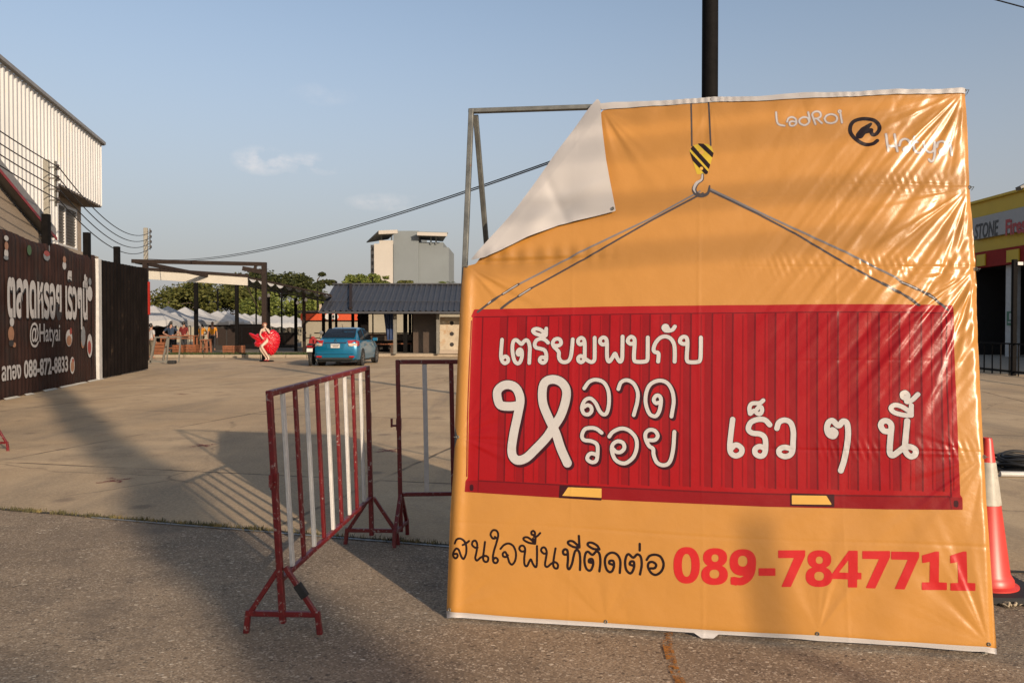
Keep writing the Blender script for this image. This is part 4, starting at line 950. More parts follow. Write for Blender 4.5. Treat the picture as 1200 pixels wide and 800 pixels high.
bk = []
a = RG(525, 610, 9.23)
for q in (((82, 240), (100, 200), (135, 187), (175, 210), (200, 260), (202, 340), (182, 398), (165, 405), (145, 370), (125, 310), (98, 295), (70, 330), (60, 370), (88, 400), (112, 382), (106, 352), (75, 355)), ((165, 258), (200, 240), (232, 215)),
          ((325, 285), (295, 285), (265, 255), (275, 218), (305, 215), (322, 260), (312, 340), (300, 400), (320, 425), (360, 392), (410, 375), (440, 395), (432, 435), (402, 437), (385, 400), (395, 310), (405, 225)),
          ((512, 170), (522, 182), (490, 187), (465, 145), (490, 100), (530, 105), (548, 150), (530, 230), (500, 330), (490, 400), (500, 445), (530, 450), (545, 420), (520, 395), (492, 415)),
          ((572, 300), (610, 258), (660, 242), (710, 270), (738, 340), (732, 420), (700, 468), (670, 450), (650, 390), (625, 335), (598, 348), (602, 380), (630, 387), (652, 368)),
          ((838, 322), (800, 328), (775, 300), (790, 268), (822, 270), (838, 310), (828, 400), (832, 470), (858, 485), (885, 430), (900, 415), (920, 460), (945, 495), (962, 480), (965, 380), (965, 270)),
          ((945, 245), (880, 235), (825, 205), (825, 180), (870, 178), (945, 238)), ((950, 185), (945, 245)), ((922, 190), (925, 235)), ((935, 150), (910, 145), (905, 120), (925, 106), (945, 130), (935, 168)), ((935, 168), (965, 165), (1000, 130)),
          ((1067, 350), (1035, 350), (1010, 320), (1020, 290), (1050, 288), (1070, 335), (1060, 410), (1052, 475), (1075, 495), (1120, 460), (1160, 445), (1190, 470), (1185, 510), (1155, 507), (1140, 470), (1150, 380), (1165, 295))): bk.append((a(*q), 2.15))
a = RG(650, 610, 8.571)
for q in (((132, 335), (95, 335), (85, 305), (105, 283), (130, 300), (135, 380), (130, 460), (148, 482), (175, 430), (200, 320), (225, 290), (250, 320), (258, 400), (255, 490)), ((245, 265), (190, 260), (140, 230), (140, 205), (185, 205), (250, 260)), ((250, 265), (244, 150)),
          ((362, 408), (375, 418), (345, 412), (350, 385), (380, 385), (388, 430), (370, 485), (345, 498), (315, 470), (300, 400), (310, 330), (335, 308), (380, 340), (420, 305), (450, 330), (460, 410), (450, 505)), ((450, 285), (390, 280), (335, 245), (340, 220), (380, 220), (430, 250), (450, 285)),
          ((582, 438), (550, 425), (555, 400), (590, 403), (597, 450), (580, 500), (550, 512), (520, 480), (505, 410), (520, 350), (570, 318), (625, 335), (660, 400), (655, 520)),
          ((785, 447), (755, 435), (765, 408), (795, 410), (799, 460), (780, 510), (755, 525), (720, 490), (708, 420), (720, 355), (745, 333), (790, 368), (830, 335), (865, 360), (875, 440), (858, 535)), ((855, 230), (855, 295)),
          ((925, 390), (955, 350), (1010, 338), (1065, 360), (1095, 430), (1075, 500), (1020, 540), (970, 520), (938, 460), (950, 417), (990, 413), (1020, 440), (1005, 472), (965, 475))): bk.append((a(*q), 2.4))
F = Field(0.0025)
for P, w in bk: F.stroke(P, w * 1.2 * PXM)
F.mesh('black_lettering', V['black'], 0.0012, ban)

# phone number
def ell(f, cx, cy, rx, ry_, n=40, p=2.3):
    return f(*[(cx + rx * np.sign(cos(t)) * abs(cos(t)) ** (2 / p), cy + ry_ * np.sign(sin(t)) * abs(sin(t)) ** (2 / p)) for t in np.linspace(0, 2 * pi, n, endpoint=False)])
a = RG(785, 630, 6.667); b2 = RG(960, 630, 6.316)
F = Field(0.0025)
F.poly(ell(a, 131, 212, 103, 143)).poly(ell(a, 353, 152, 94, 74)).poly(ell(a, 349, 286, 104, 80)).poly(ell(a, 1170, 168, 93, 72)).poly(ell(a, 1166, 303, 104, 80)).poly(ell(a, 570, 190, 104, 104))
F.hole(ell(a, 131, 212, 37, 89)).hole(ell(a, 353, 156, 28, 29)).hole(ell(a, 348, 280, 38, 34)).hole(ell(a, 1170, 174, 28, 28)).hole(ell(a, 1168, 298, 38, 34)).hole(ell(a, 569, 180, 37, 42))
F.stroke(a((641, 185), (638, 250), (612, 305), (560, 338), (503, 332)), 8.6 * PXM)
F.poly(a((478, 305), (530, 315), (520, 370), (476, 360)), 0.001)
for q in ([(698, 240), (820, 240), (820, 290), (698, 290)], [(851, 101), (1054, 101), (1054, 140), (942, 377), (878, 377), (978, 152), (851, 152)]): F.poly(a(*q), 0.003)
for q in ([(325, 101), (522, 101), (522, 140), (413, 369), (353, 367), (452, 153), (325, 150)], [(540, 105), (735, 107), (735, 140), (628, 375), (566, 373), (664, 157), (540, 155)],
          [(765, 132), (860, 104), (883, 104), (883, 333), (943, 335), (943, 382), (765, 380), (765, 333), (824, 333), (824, 170), (767, 180)],
          [(976, 135), (1070, 105), (1089, 105), (1096, 337), (1153, 339), (1153, 387), (979, 385), (979, 339), (1037, 337), (1032, 173), (977, 183)]): F.poly(b2(*q), 0.003)
F.poly(b2((222, 97), (283, 97), (283, 260), (310, 260), (310, 303), (278, 303), (278, 363), (217, 363), (217, 303), (97, 300), (97, 268)), 0.002)
F.hole(b2((217, 165), (217, 257), (147, 255)))
F.mesh('phone_number', V['digits'], 0.0012, ban)

# name at the top right
wt = []
a = RG(900, 120, 8.571)
wt += [(a(*q), 1.9) for q in (((80, 105), (86, 180), (105, 225), (165, 240)), ((190, 200), (205, 165), (240, 153), (275, 172), (282, 215), (255, 240), (222, 237), (216, 208), (242, 195), (278, 203)),
       ((410, 190), (395, 160), (352, 155), (315, 180), (320, 215), (365, 235), (405, 212), (416, 170), (402, 105)), ((475, 225), (455, 170), (443, 122), (480, 98), (520, 108), (527, 145), (495, 168), (460, 170)), ((490, 170), (540, 215)),
       ((565, 170), (585, 140), (630, 124), (675, 138), (692, 170), (675, 202), (630, 216), (585, 204), (565, 170)), ((725, 122), (740, 210)))]
wt += [(ell(a, 718, 97, 12, 12, 12), 1.3)]
a2 = RG(1025, 140, 11.43)
wt += [(a2(*q), 2.2) for q in (((148, 205), (178, 430)), ((265, 205), (300, 435)), ((168, 362), (290, 365)), ((330, 355), (350, 290), (400, 262), (450, 285), (470, 350), (445, 425), (402, 437), (382, 405), (415, 378), (465, 382)),
       ((530, 235), (522, 330), (540, 420), (590, 448), (635, 430), (640, 398)), ((485, 305), (575, 300)), ((660, 300), (680, 380), (740, 432), (800, 400), (815, 290)), ((815, 290), (812, 450), (790, 540), (755, 555), (735, 530)),
       ((840, 360), (860, 300), (910, 283), (960, 310), (977, 370), (955, 440), (910, 462), (880, 430), (897, 395), (955, 388)), ((1030, 310), (1048, 460)))]
wt += [(ell(a2, 1022, 258, 18, 18, 12), 1.6)]
for part in (wt[:8], wt[8:]):
    F = Field(0.0025)
    for P, w in part: F.stroke(P, (w + 1.1) * PXM)
    F.mesh('name_outline', V['lilac'], 0.0008, ban)
    F = Field(0.0025)
    for P, w in part: F.stroke(P, w * PXM)
    F.mesh('name_lettering', V['white'], 0.0014, ban)
F = Field(0.0025)
F.stroke(a((1095, 390), (1050, 422), (970, 425), (890, 385), (830, 315), (828, 240), (870, 190), (960, 170), (1060, 185), (1110, 230), (1115, 280), (1080, 325), (1045, 325), (1028, 285)), 4.4 * PXM)
F.stroke(a((920, 335), (960, 285), (1030, 222)), [9.0 * PXM, 8.6 * PXM, 3.4 * PXM]); F.stroke(a((975, 300), (1032, 285)), 5.4 * PXM)
F.mesh('at_sign', V['black'], 0.0012, ban)

# crane block, hook and slings
a = RG(790, 110, 6.15)
for q in (((122, 50), (126, 220), (128, 375)), ((248, 45), (257, 220), (264, 375))): F = Field(0.0025); F.stroke(a(*q), 1.9 * PXM, False); F.mesh('hoist_rope', V['grey_dk'], 0.0010, ban)
BLK = a((110, 410), (135, 375), (180, 358), (235, 362), (270, 380), (285, 430), (240, 580), (165, 580))
F = Field(0.0025); F.poly(BLK); F.mesh('hook_block', V['yellow'], 0.0010, ban)
F = Field(0.0025)
for q, w in ((((118, 375), (265, 540)), 5.0), (((180, 350), (295, 460)), 5.2), (((100, 425), (250, 590)), 5.0)):
    F = Field(0.0025); F.stroke(a(*q), w * PXM, False); F.clip(BLK); F.mesh('block_stripe', V['black'], 0.0016, ban)
F = Field(0.0025); F.poly(ell(a, 198, 422, 17, 14)); F.mesh('block_pin', V['gold'], 0.0022, ban)
F = Field(0.0025); F.poly(ell(a, 196, 540, 13, 12)); F.mesh('block_pin', V['gold'], 0.0022, ban)
c1 = RG(540, 210, 4.0); c2 = RG(820, 210, 3.75)
def each(name, m, off, items):
    for f_, q, w in items: F = Field(0.0025); F.stroke(f_(*q), w, False); F.mesh(name, m, off, ban)
SLW = 2.3 * PXM
each('sling', V['grey'], 0.0013, ((c1, ((1120, 58), (880, 190), (560, 340), (370, 440), (268, 494)), SLW), (c2, ((42, 42), (330, 178), (640, 322), (862, 434), (888, 450)), SLW)))
each('sling', V['grey_dk'], 0.0010, ((c1, ((1135, 66), (900, 190), (620, 350), (340, 505), (325, 514)), SLW), (c2, ((45, 52), (250, 150), (420, 240), (640, 372), (805, 462)), SLW)))
f3, f4 = 3.2 * PXM, [1.6 * PXM, 3.8 * PXM, 2.6 * PXM, 3.0 * PXM]
each('sling_fitting', V['grey_dk'], 0.0017, ((c1, ((270, 492), (195, 538)), f3), (c1, ((330, 510), (270, 548)), f3), (c2, ((885, 450), (960, 484)), f3), (c2, ((800, 458), (880, 498)), f3)))
each('shackle', V['grey_dk'], 0.0019, ((c1, ((195, 538), (150, 568), (120, 590), (80, 622)), f4), (c1, ((270, 548), (235, 570), (190, 605)), f4), (c2, ((960, 484), (1010, 505), (1050, 535), (1095, 572)), f4), (c2, ((880, 498), (920, 522), (965, 552)), f4)))
each('fitting_shine', V['silver'], 0.0024, [(c1, ((266, 494), (198, 536)), 1.3 * PXM), (c1, ((326, 512), (273, 546)), 1.3 * PXM), (c2, ((890, 452), (955, 482)), 1.3 * PXM), (c1, ((140, 572), (128, 582)), 1.3 * PXM), (c2, ((1010, 508), (1030, 520)), 1.3 * PXM)])
F = Field(0.0025); F.stroke(a((205, 580), (202, 620), (168, 645), (145, 685), (160, 722), (205, 735), (245, 715), (256, 665)), [2.6 * PXM, 4.0 * PXM, 5.4 * PXM, 5.2 * PXM, 4.0 * PXM, 1.8 * PXM]); F.mesh('hook', V['grey_dk'], 0.0019, ban)
F = Field(0.0025); F.stroke(a((203, 582), (198, 620), (162, 645), (143, 685), (155, 715)), [1.6 * PXM, 2.4 * PXM, 3.6 * PXM, 3.0 * PXM, 1.0 * PXM]); F.mesh('hook_shine', V['silver'], 0.0025, ban)
# grommets with ties
for k, g in list(GR.items()) + [('f', uv(718.5, 246)), ('t1', uv(938, 112.8)), ('t2', uv(1047, 107.8)), ('t0', uv(834, 117))]:
    off = float(flap_surf(*g)) + 0.006 if k == 'f' else float(surface(*g)) + 0.004
    c = BL + bU * g[0] + bV * g[1] + bN * off - np.array(BANNER_LOC); A = Vector(bU); B = Vector(bV); Nn = Vector(bN)
    rings = [[Vector(c) + (A * cos(t) + B * sin(t)) * r + Nn * z for t in np.linspace(0, 2 * pi, 12, endpoint=False)] for r, z in ((0.004, 0.0), (0.0065, 0.002), (0.009, 0.0))]
    b = MB(); b.loft(rings, True, False); b.build('eyelet', M['galv'], ban, smooth=True)
for k in ('tr', 'r1', 'r2', 'r3', 'l1', 'l2'):
    g = GR[k]; c = Vector(BL + bU * g[0] + bV * g[1] + bN * (float(surface(*g)) + 0.005)) - Vector(BANNER_LOC); sgn = 1 if k[0] in 'rt' else -1
    e = c + Vector(bU) * 0.024 * sgn - Vector(bN) * 0.05
    b = MB(); b.tube([c, c + Vector(bU) * 0.018 * sgn + Vector(bN) * 0.004, e], 0.0016, 6); b.build('tie_wire', M['galv'], ban)

# ---- steel frame it hangs on
frm = thing('banner_frame', 'thin galvanised steel frame with a back strut that carries the orange banner', 'frame', BANNER_LOC)
def fp(u, v, off): return Vector(BL + bU * u + bV * v + bN * off) - Vector(BANNER_LOC)
TL, TR = uv(549, 127), uv(1134, 104)
HT = (TL[1] + TR[1]) / 2
OF = -0.036
ups = tuple(bN)
MB().bar(fp(0.012, -0.022, OF), fp(0.012, TL[1] + 0.008, OF), 0.028, 0.028, ups).build('upright', M['galv'], frm, bevel=0.003)
MB().bar(fp(BW - 0.035, -0.022, OF - .045), fp(BW - 0.035, TR[1] - 0.01, OF - .045), 0.028, 0.028, ups).build('upright', M['galv'], frm, bevel=0.003)
MB().bar(fp(-0.004, TL[1], OF - 0.002), fp(BW + 0.0, TR[1] - 0.002, OF - 0.03), 0.026, 0.026, ups).build('top_bar', M['galv'], frm, bevel=0.003)
for z in (0.07, 1.72): MB().bar(fp(0.03, z, OF - 0.002), fp(BW - 0.053, z, OF - 0.045), 0.03, 0.03, ups).build('cross_bar', M['galv'], frm)
for u0, vv in ((0.03, TL[1]), (BW - 0.06, TR[1])):
    g = Vector((*(BL + bU * u0)[:2], 0)) + Vector((-bn0[0] * 1.55, -bn0[1] * 1.55, 0.004)) - Vector(BANNER_LOC)
    MB().bar(fp(u0, vv - 0.012, OF - 0.03), g, 0.028, 0.028).build('back_strut', M['galv'], frm, bevel=0.003)

# ================================================================== CROWD BARRIERS
def barrier(label, NB, NT, FBt, FT, nbars, first_white=True, foot_dir=None, feet=(True, True), strap=False, hooks=True):
    """corners: near bottom, near top, far bottom, far top of the panel (world); posts run on down to the feet"""
    NB, NT, FBt, FT = map(Vector, (NB, NT, FBt, FT))
    gN = NB + (NB - NT) * (NB.z / (NT.z - NB.z)) * 0.8; gF = FBt + (FBt - FT) * (FBt.z / (FT.z - FBt.z)) * 0.8
    base = Vector(((gN.x + gF.x) / 2, (gN.y + gF.y) / 2, 0))
    t = thing('crowd_barrier', label, 'barrier', base, 0, 'red and white steel crowd barriers')
    L = lambda p: p - base
    d = (FBt - NB); d.z = 0; d.normalize(); nrm = Vector((d.y, -d.x, 0)); up = tuple(nrm)
    fr = MB(); s = 0.030
    fr.bar(L(gN), L(NT) + Vector((0, 0, s / 2)), s, s, up); fr.bar(L(gF), L(FT) + Vector((0, 0, s / 2)), s, s, up)
    fr.bar(L(NT) + d * s / 2, L(FT) - d * s / 2, s, s, up); fr.bar(L(NB) + d * s / 2, L(FBt) - d * s / 2, s * 0.9, s * 0.9, up)
    fr.build('frame', M['red_paint'], t, bevel=0.004)
    for k in range(nbars):
        f = (k + 1) / (nbars + 1)
        p = NB.lerp(FBt, f) + Vector((0, 0, s * 0.45)); q = NT.lerp(FT, f) - Vector((0, 0, s / 2))
        white = (k % 2 == 0) == first_white
        MB().bar(L(p), L(q), 0.032, 0.018, up).build('bar', M['white_paint' if white else 'red_paint'], t, bevel=0.003)
    for on, g in ((feet[0], gN), (feet[1], gF)):
        if not on: continue
        fd = Vector(foot_dir).normalized() if foot_dir else nrm
        c = Vector((g.x, g.y, 0)); b = MB(); w = 0.17
        b.bar(L(c + fd * -w + Vector((0, 0, .10))), L(c + fd * w + Vector((0, 0, .10))), 0.026, 0.026)
        for sg in (-1, 1):
            b.bar(L(c + fd * w * sg + Vector((0, 0, .116))), L(c + fd * w * sg * 1.08), 0.026, 0.026)
            b.bar(L(c + fd * w * sg * .97 + Vector((0, 0, .10))), L(c + Vector((0, 0, .33)) + fd * sg * 0.012), 0.024, 0.024)
        f = b.build('foot', M['red_paint'], t, bevel=0.003)
        if strap and g is gN:
            p0 = c + fd * w * 0.42 + Vector((0, 0, .245)); p1 = c + fd * w * 0.66 + Vector((0, 0, .185))
            MB().bar(L(p0), L(p1), 0.034, 0.034).build('tape', M['black_rubber'], f)
    if hooks:
        h = NB.lerp(NT, 0.52); b = MB()
        b.bar(L(h - d * 0.055), L(h - d * 0.01), 0.014, 0.014); b.bar(L(h - d * 0.05 + Vector((0, 0, -0.01))), L(h - d * 0.05 + Vector((0, 0, .05))), 0.014, 0.014)
        b.bar(L(h + Vector((0, 0, -.03))), L(h + Vector((0, 0, .05))), 0.034, 0.034)
        h2 = FBt.lerp(FT, 0.60); 
        b.build('coupling_hook', M['red_paint'], t)
        b = MB(); b.tube([L(h2 + d * 0.02 + Vector((0, 0, -.05))), L(h2 + d * 0.02 + Vector((0, 0, .05)))], 0.014, 8); b.build('coupling_sleeve', M['red_paint'], t)
    return t
NYb, FYb = 3.98, 5.62
barrier('red and white crowd barrier standing lengthwise, with black tape on its near foot',
        at(328.5, 679, NYb), at(315.5, 461, NYb), at(434.5, 583, FYb), at(430.5, 431, FYb), 9, strap=True, foot_dir=(1, -0.05, 0))
b2y = 5.72; l0, l1 = at(469, 579, b2y), at(466, 424, b2y)
def shift(p, dx, dy): return (p[0] + dx, p[1] + dy, p[2])
barrier('red and white crowd barrier seen square on, partly behind the orange banner',
        l0, l1, shift(l0, 1.86, 0.12), shift(l1, 1.86, 0.12), 9, foot_dir=(0.12, 1, 0))
g3 = gnd(11, 528); rb = Vector((g3[0] - 0.17, g3[1], 0))
barrier('red and white crowd barrier at the far left of which only a foot shows',
        (rb.x - 0.02, rb.y, .3), (rb.x - 0.04, rb.y, 1.2), (rb.x - 0.4, rb.y - 1.8, .3), (rb.x - 0.42, rb.y - 1.8, 1.2), 9, foot_dir=(1, -0.12, 0))

# ================================================================== CONE, ROPE, CABLES AT THE RIGHT
cy = 4.62; cp = at(1156, 600, cy)
cone = thing('traffic_cone', 'red traffic cone with white band and black base just behind the right banner edge', 'traffic cone', (cp[0], cy, 0), R(-4))
b = MB(); b.box((0, 0, 0.022), (0.50, 0.50, 0.044)); b.build('base', M['black_rubber'], cone, bevel=0.012)
def cr(z): return 0.128 - (z - 0.06) * (0.128 - 0.026) / 0.81
b = MB(); b.lathe([(0.165, 0.044), (0.165, 0.052), (0.155, 0.056), (0.142, 0.062), (0.140, 0.085), (0.130, 0.10), (cr(.12), 0.12), (cr(.5), 0.5), (cr(.86), 0.86), (0.022, 0.875), (0.015, 0.872), (0.012, 0.80)], n=40)
b.build('cone_body', M['cone_red'], cone, smooth=30)
b = MB(); b.lathe([(cr(.50) + .0005, 0.50), (cr(.50) + .003, 0.503), (cr(.74) + .003, 0.737), (cr(.74) + .0005, 0.74)], n=40); b.build('reflective_band', M['cone_band'], cone, smooth=30)

g = gnd(1184, 711)
b = MB(); pts = []
for k in range(46):
    s = k / 45; pts.append((-0.06 + 0.15 * s + 0.02 * sin(9 * s), 0.02 * sin(17 * s + 1) + 0.012 * sin(31 * s), 0.012 + 0.012 * abs(sin(13 * s))))
b.tube(pts, 0.007, 7); b.tube([(-.05, .02, .01), (-.02, -.02, .025), (-.03, -.035, .012), (-.045, -.01, .02)], 0.007, 7)
o = tag(b.build('rope_scrap', M['rope'], smooth=True), 'short knotted scrap of off-white rope lying on the paving beside the cone', 'rope'); o.location = (g[0], g[1], 0)
g = gnd(1215, 552)
b = MB()
for k in range(9):
    r = 0.30 + 0.05 * rng.random() ; z = 0.03 + 0.020 * k * 0.8; ox, oy = rng.normal(0, .03, 2)
    b.tube([(ox + r * 1.2 * cos(t), oy + r * 0.7 * sin(t), z + 0.018 * sin(3 * t + k)) for t in np.linspace(0, 2 * pi, 36)], 0.016, 7)
b.tube([(-.35, .05, .05), (-.5, .0, .05), (-.42, -.12, .02), (-.2, -.2, .03), (.1, -.24, .02)], 0.016, 7)
o = tag(b.build('cable_coil', M['cable'], smooth=True), 'coil of thick black cable lying on the ground right of the banner', 'cable'); o.location = (g[0], g[1], 0)
g = gnd(1172, 558.5); g2 = gnd(1262, 560)
o = tag(MB().tube([(g[0], g[1], .03), (g2[0], g2[1], .03)], 0.028, 14).build('plastic_pipe', M['pvc'], smooth=True), 'white plastic pipe lying in front of the coil of black cable', 'pipe')

# ================================================================== THE YELLOW SHOP AT THE RIGHT
SX = 23.5
shop = thing('tyre_shop', 'yellow shop building with a grey sign band and dark open front at the right edge', 'building', (SX, 36, 0))
def sp(y, z, off=0.0): return (-off, y - 36, z)
Y0, Y1 = 14.0, 42.1
b = MB(); b.box((4.0, (Y0 + Y1) / 2 - 36, 7.35 - 0.9 + 0.0), (8.0, Y1 - Y0, 2.6))
b.build('parapet', M['yellow_wall'], shop)
b = MB(); b.box((-0.06, (Y0 + Y1) / 2 - 36, 7.80), (0.14, Y1 - Y0 + .1, 0.12)); b.build('coping', M['yellow_wall'], shop)
ST, SB = at(1147, 258, Y1)[2], at(1148, 283, Y1)[2]
b = MB(); b.box((-0.12, (Y0 + Y1 - 0.6) / 2 - 36, (ST + SB) / 2), (0.22, Y1 - Y0 - .6, ST - SB)); sg = b.build('sign_board', M['sign_grey'], shop, bevel=0.02)
RT, RB_ = at(1148, 298, Y1)[2], at(1150, 316, Y1)[2]
b = MB(); b.box((-0.05, (Y0 + Y1) / 2 - 36, (RT + RB_) / 2), (0.35, Y1 - Y0, RT - RB_)); b.build('fascia', M['shop_red'], shop)
for (xl, xr) in ((1150, 1160), (1185.5, 1200)):
    ya, yb = 960 * SX / (xl - 600), 960 * SX / (xr - 600)
    b = MB(); b.box((-0.26, (ya + yb) / 2 - 36, (RT + RB_) / 2 - 0.03), (0.06, abs(ya - yb), (RT - RB_) * 0.72)); b.build('bay_sign', M['yellow_wall'], shop)
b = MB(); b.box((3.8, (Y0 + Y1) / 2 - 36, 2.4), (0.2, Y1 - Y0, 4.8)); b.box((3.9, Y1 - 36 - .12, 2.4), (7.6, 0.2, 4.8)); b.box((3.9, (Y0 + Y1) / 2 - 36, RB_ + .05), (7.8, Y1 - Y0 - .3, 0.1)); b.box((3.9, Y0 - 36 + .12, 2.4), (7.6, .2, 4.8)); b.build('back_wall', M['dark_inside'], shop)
b = MB()
for k in range(7):
    b.box((2.6, -17 + k * 3.1, 0.9), (1.2, 2.2, 1.8)); 
b.build('stock', M['trim_grey'], shop)
yc = 960 * SX / 580.5
b = MB()
for k in range(5): b.box((0.25, yc - 36 - k * 4.6, RB_ / 2), (0.4, 0.5, RB_))
b.build('column', M['white_flat'], shop)
b = MB(); b.box((-0.0, yc - 36 + .0, at(1179, 373, yc)[2]), (0.06, 0.62, 0.66)); gs = b.build('green_sign', M['green_sign'], shop)
gs.location = (-0.02, -0.32, 0)
b = MB(); zz = at(1179, 372, yc)[2]; b.box((-0.035, yc - 36, zz + 0.05), (0.01, 0.2, 0.3)); b.box((-0.035, yc - 36, zz - 0.22), (0.01, 0.4, 0.06)); o = b.build('pictogram', M['white_flat'], gs)
def shop_map(u, v, o): return (-0.232 - o, -u, v)      # letters read along -Y (towards the camera)
def shop_text(s, xl, xr, m, ybase, ytop, shear, bold):
    ya, yb = 960 * SX / (xl - 600), 960 * SX / (xr - 600); zb, zt = at(xl, ybase, ya)[2], at(xl, ytop, ya)[2]
    return place_text(s, 36 - ya, 36 - yb, zb, zt, 'T', 0.012, m, 'sign_lettering', sg, shop_map, bold, shear)
shop_text('STONE', 1146.5, 1174.5, M['ink'], 280.5, 263.5, 0.18, 0.02)
shop_text('Firestone', 1183, 1232, M['sign_red'], 276.5, 257.5, 0.0, 0.035)
# floodlight on an arm above the parapet
lp = at(1196, 220, 38.0); fl = thing('floodlight', 'small floodlight on a curved arm above the yellow shop', 'floodlight', (SX + 0.5, 38.0, 7.75))
b = MB(); zf = at(1194, 219, 38.0)[2] - 7.75
b.tube([(0, 0, 0), (0.1, 0, zf * .6), (0.05, -0.1, zf), (-0.35, -0.2, zf + .1)], 0.035, 6); b.build('arm', M['grey_steel'], fl)
b = MB(); b.box((-0.5, -0.2, zf - 0.02), (0.45, 0.4, 0.16), ry=R(-25)); b.build('lamp_head', M['grey_steel'], fl)
# railing and gate post before the shop
rl = at(1187.5, 438, 25.2); ft = thing('gate_post', 'tall dark steel post at the shop railing with a small white lamp', 'post', (rl[0], rl[1], 0))
MB().bar((0, 0, 0), (0, 0, at(1187, 304, rl[1])[2]), 0.12, 0.12).build('post', M['black_steel'], ft)
MB().box((0.12, -.05, at(1190, 309, rl[1])[2]), (0.16, 0.12, 0.10)).build('lamp', M['white_flat'], ft)
rg = thing('railing', 'low black steel railing in front of the yellow shop', 'railing', (rl[0], rl[1], 0))
b = MB(); dv = Vector((0.10, 1, 0)).normalized()
for s_, e_ in ((0.15, 11.0),):
    for z in (0.12, 0.98): b.bar(dv * -8 + Vector((0, 0, z)), dv * e_ + Vector((0, 0, z)), 0.05)
    k = -8.0
    while k < e_:
        b.bar(dv * k, dv * k + Vector((0, 0, 0.98)), 0.03); k += 0.55
b.build('bars', M['black_steel'], rg)
tag(MB().prism([(rl[0] + .3, 0, 0), (60, 0, 0), (60, 60, 0), (rl[0] + 3.8, 60, 0), (rl[0] + 1.5, rl[1] + 10, 0), (rl[0] + .3, rl[1] - 8, 0)], (0, 0, 0.09)).build('shop_forecourt', M['kerb']), kind='structure')

# ================================================================== STREET SIDE BEHIND THE CAMERA (casts the long shadows)

def street_tree(name, label, x, y, H, W, base, nc, nl, leaf, m, seed, flat):
    return tree(name, label, 'tree', x, y, H, W, base, nc, nl, leaf, m, seed, 'street trees behind the camera', flat)

# ================================================================== FAR TOWER
TY = 300.0
def tw(px, py, Y=TY): return at(px, py, Y)
tb = tw(478, 383)
tower = thing('tower_block', 'pale grey and white tower block standing far behind the dark roofed pavilion', 'building', (tb[0], TY, 0))
def tbox(x0, x1, ytop, y0, y1, name, m, ybot=None, parent=None):
    X0, X1 = tw(x0, 300)[0] - tb[0], tw(x1, 300)[0] - tb[0]; Z1 = tw(x0, ytop)[2]; Z0 = 0 if ybot is None else tw(x0, ybot)[2]
    return MB().box(((X0 + X1) / 2, (y0 + y1) / 2, (Z0 + Z1) / 2), (X1 - X0, y1 - y0, Z1 - Z0)).build(name, m, parent or tower)
tbox(461, 490.5, 270.5, 0, 30, 'lift_core', M['tower_grey'])
tbox(490.5, 519, 283.5, 1.5, 30, 'rear_wing', M['tower_grey']); tbox(518.8, 525.5, 289.5, 1.7, 29, 'rear_wing', M['tower_grey'])
tbox(439, 461, 286, -1.2, 29, 'end_wall', M['tower_white']); tbox(445, 461, 282, -1.0, 28, 'end_wall', M['tower_white'])
lw = tbox(431, 439.2, 285, 6, 34, 'window_wall', M['tower_white'])
for k in range(6):
    for c in range(2):
        X = tw(433.2 + c * 3.6, 300)[0] - tb[0]; Z = tw(433, 290 + k * 8.5)[2]
        MB().box((X, 5.95, Z), (0.75, 0.2, 1.3)).build('window', M['tower_dark'], lw)
def slab(p, name):
    b = MB(); b.prism([Vector(tw(*q)) - Vector((tb[0], TY, 0)) for q in p], (0, 0.01, 0.9)); return b.build(name, M['tower_white'], tower)
b = MB(); c0 = Vector((tb[0], TY, 0))
def tq(px, py, Y): return Vector(tw(px, py, Y)) - c0
b.prism([tq(429.5, 284.5, TY + 6), tq(443.5, 271.5, TY - 5), tq(466, 270.5, TY - 5), tq(455, 280.5, TY + 7)], (0, 0, 0.4))
b.build('roof_canopy', M['tower_grey'], tower); b = MB()
b.prism([tq(488, 272.5, TY - 4), tq(525, 273.5, TY - 4), tq(519, 283.0, TY + 8), tq(493, 281, TY + 8)], (0, 0, 0.4)); b.build('roof_canopy', M['tower_grey'], tower)
for px, y0, y1 in ((447, 273, 284), (459, 272, 284), (511, 275, 286), (505, 275, 286)): MB().bar(tq(px, y1, TY + 1), tq(px, y0, TY + 1), 0.5).build('canopy_bracket', M['tower_grey'], tower)
MB().bar(tq(444, 272.5, TY - 4.5), tq(466, 271.6, TY - 4.5), 1.3).build('canopy_beam', M['tower_white'], tower); MB().bar(tq(489, 274.0, TY - 3.5), tq(524, 275, TY - 3.5), 1.2).build('canopy_beam', M['tower_white'], tower)

# pale town houses on the skyline at far left
for px, w, yt, lab in ((205, 10, 345, 'small cream house on the skyline right of the black wall'), (219, 12, 340, 'larger cream house on the skyline beside the big tree')):
    p = at(px, 383, 170.0); W = w * 170 / 960; Z = at(px, yt, 170.0)[2]
    h = thing('distant_house', lab, 'house', (p[0], 170, 0), R(12), 'houses on the skyline')
    MB().box((0, 0, Z / 2), (W, 10, Z)).build('wall', M['cream_wall'], h)
    MB().prism([(-W / 2 - .4, -5.4, Z), (W / 2 + .4, -5.4, Z), (W / 2 + .4, 5.4, Z), (-W / 2 - .4, 5.4, Z)], (0, 0, 0.35)).build('roof', M['tower_white'], h)
    MB().box((0, -5.05, Z - 1.2), (W * .6, .1, .7)).build('window', M['tower_dark'], h)

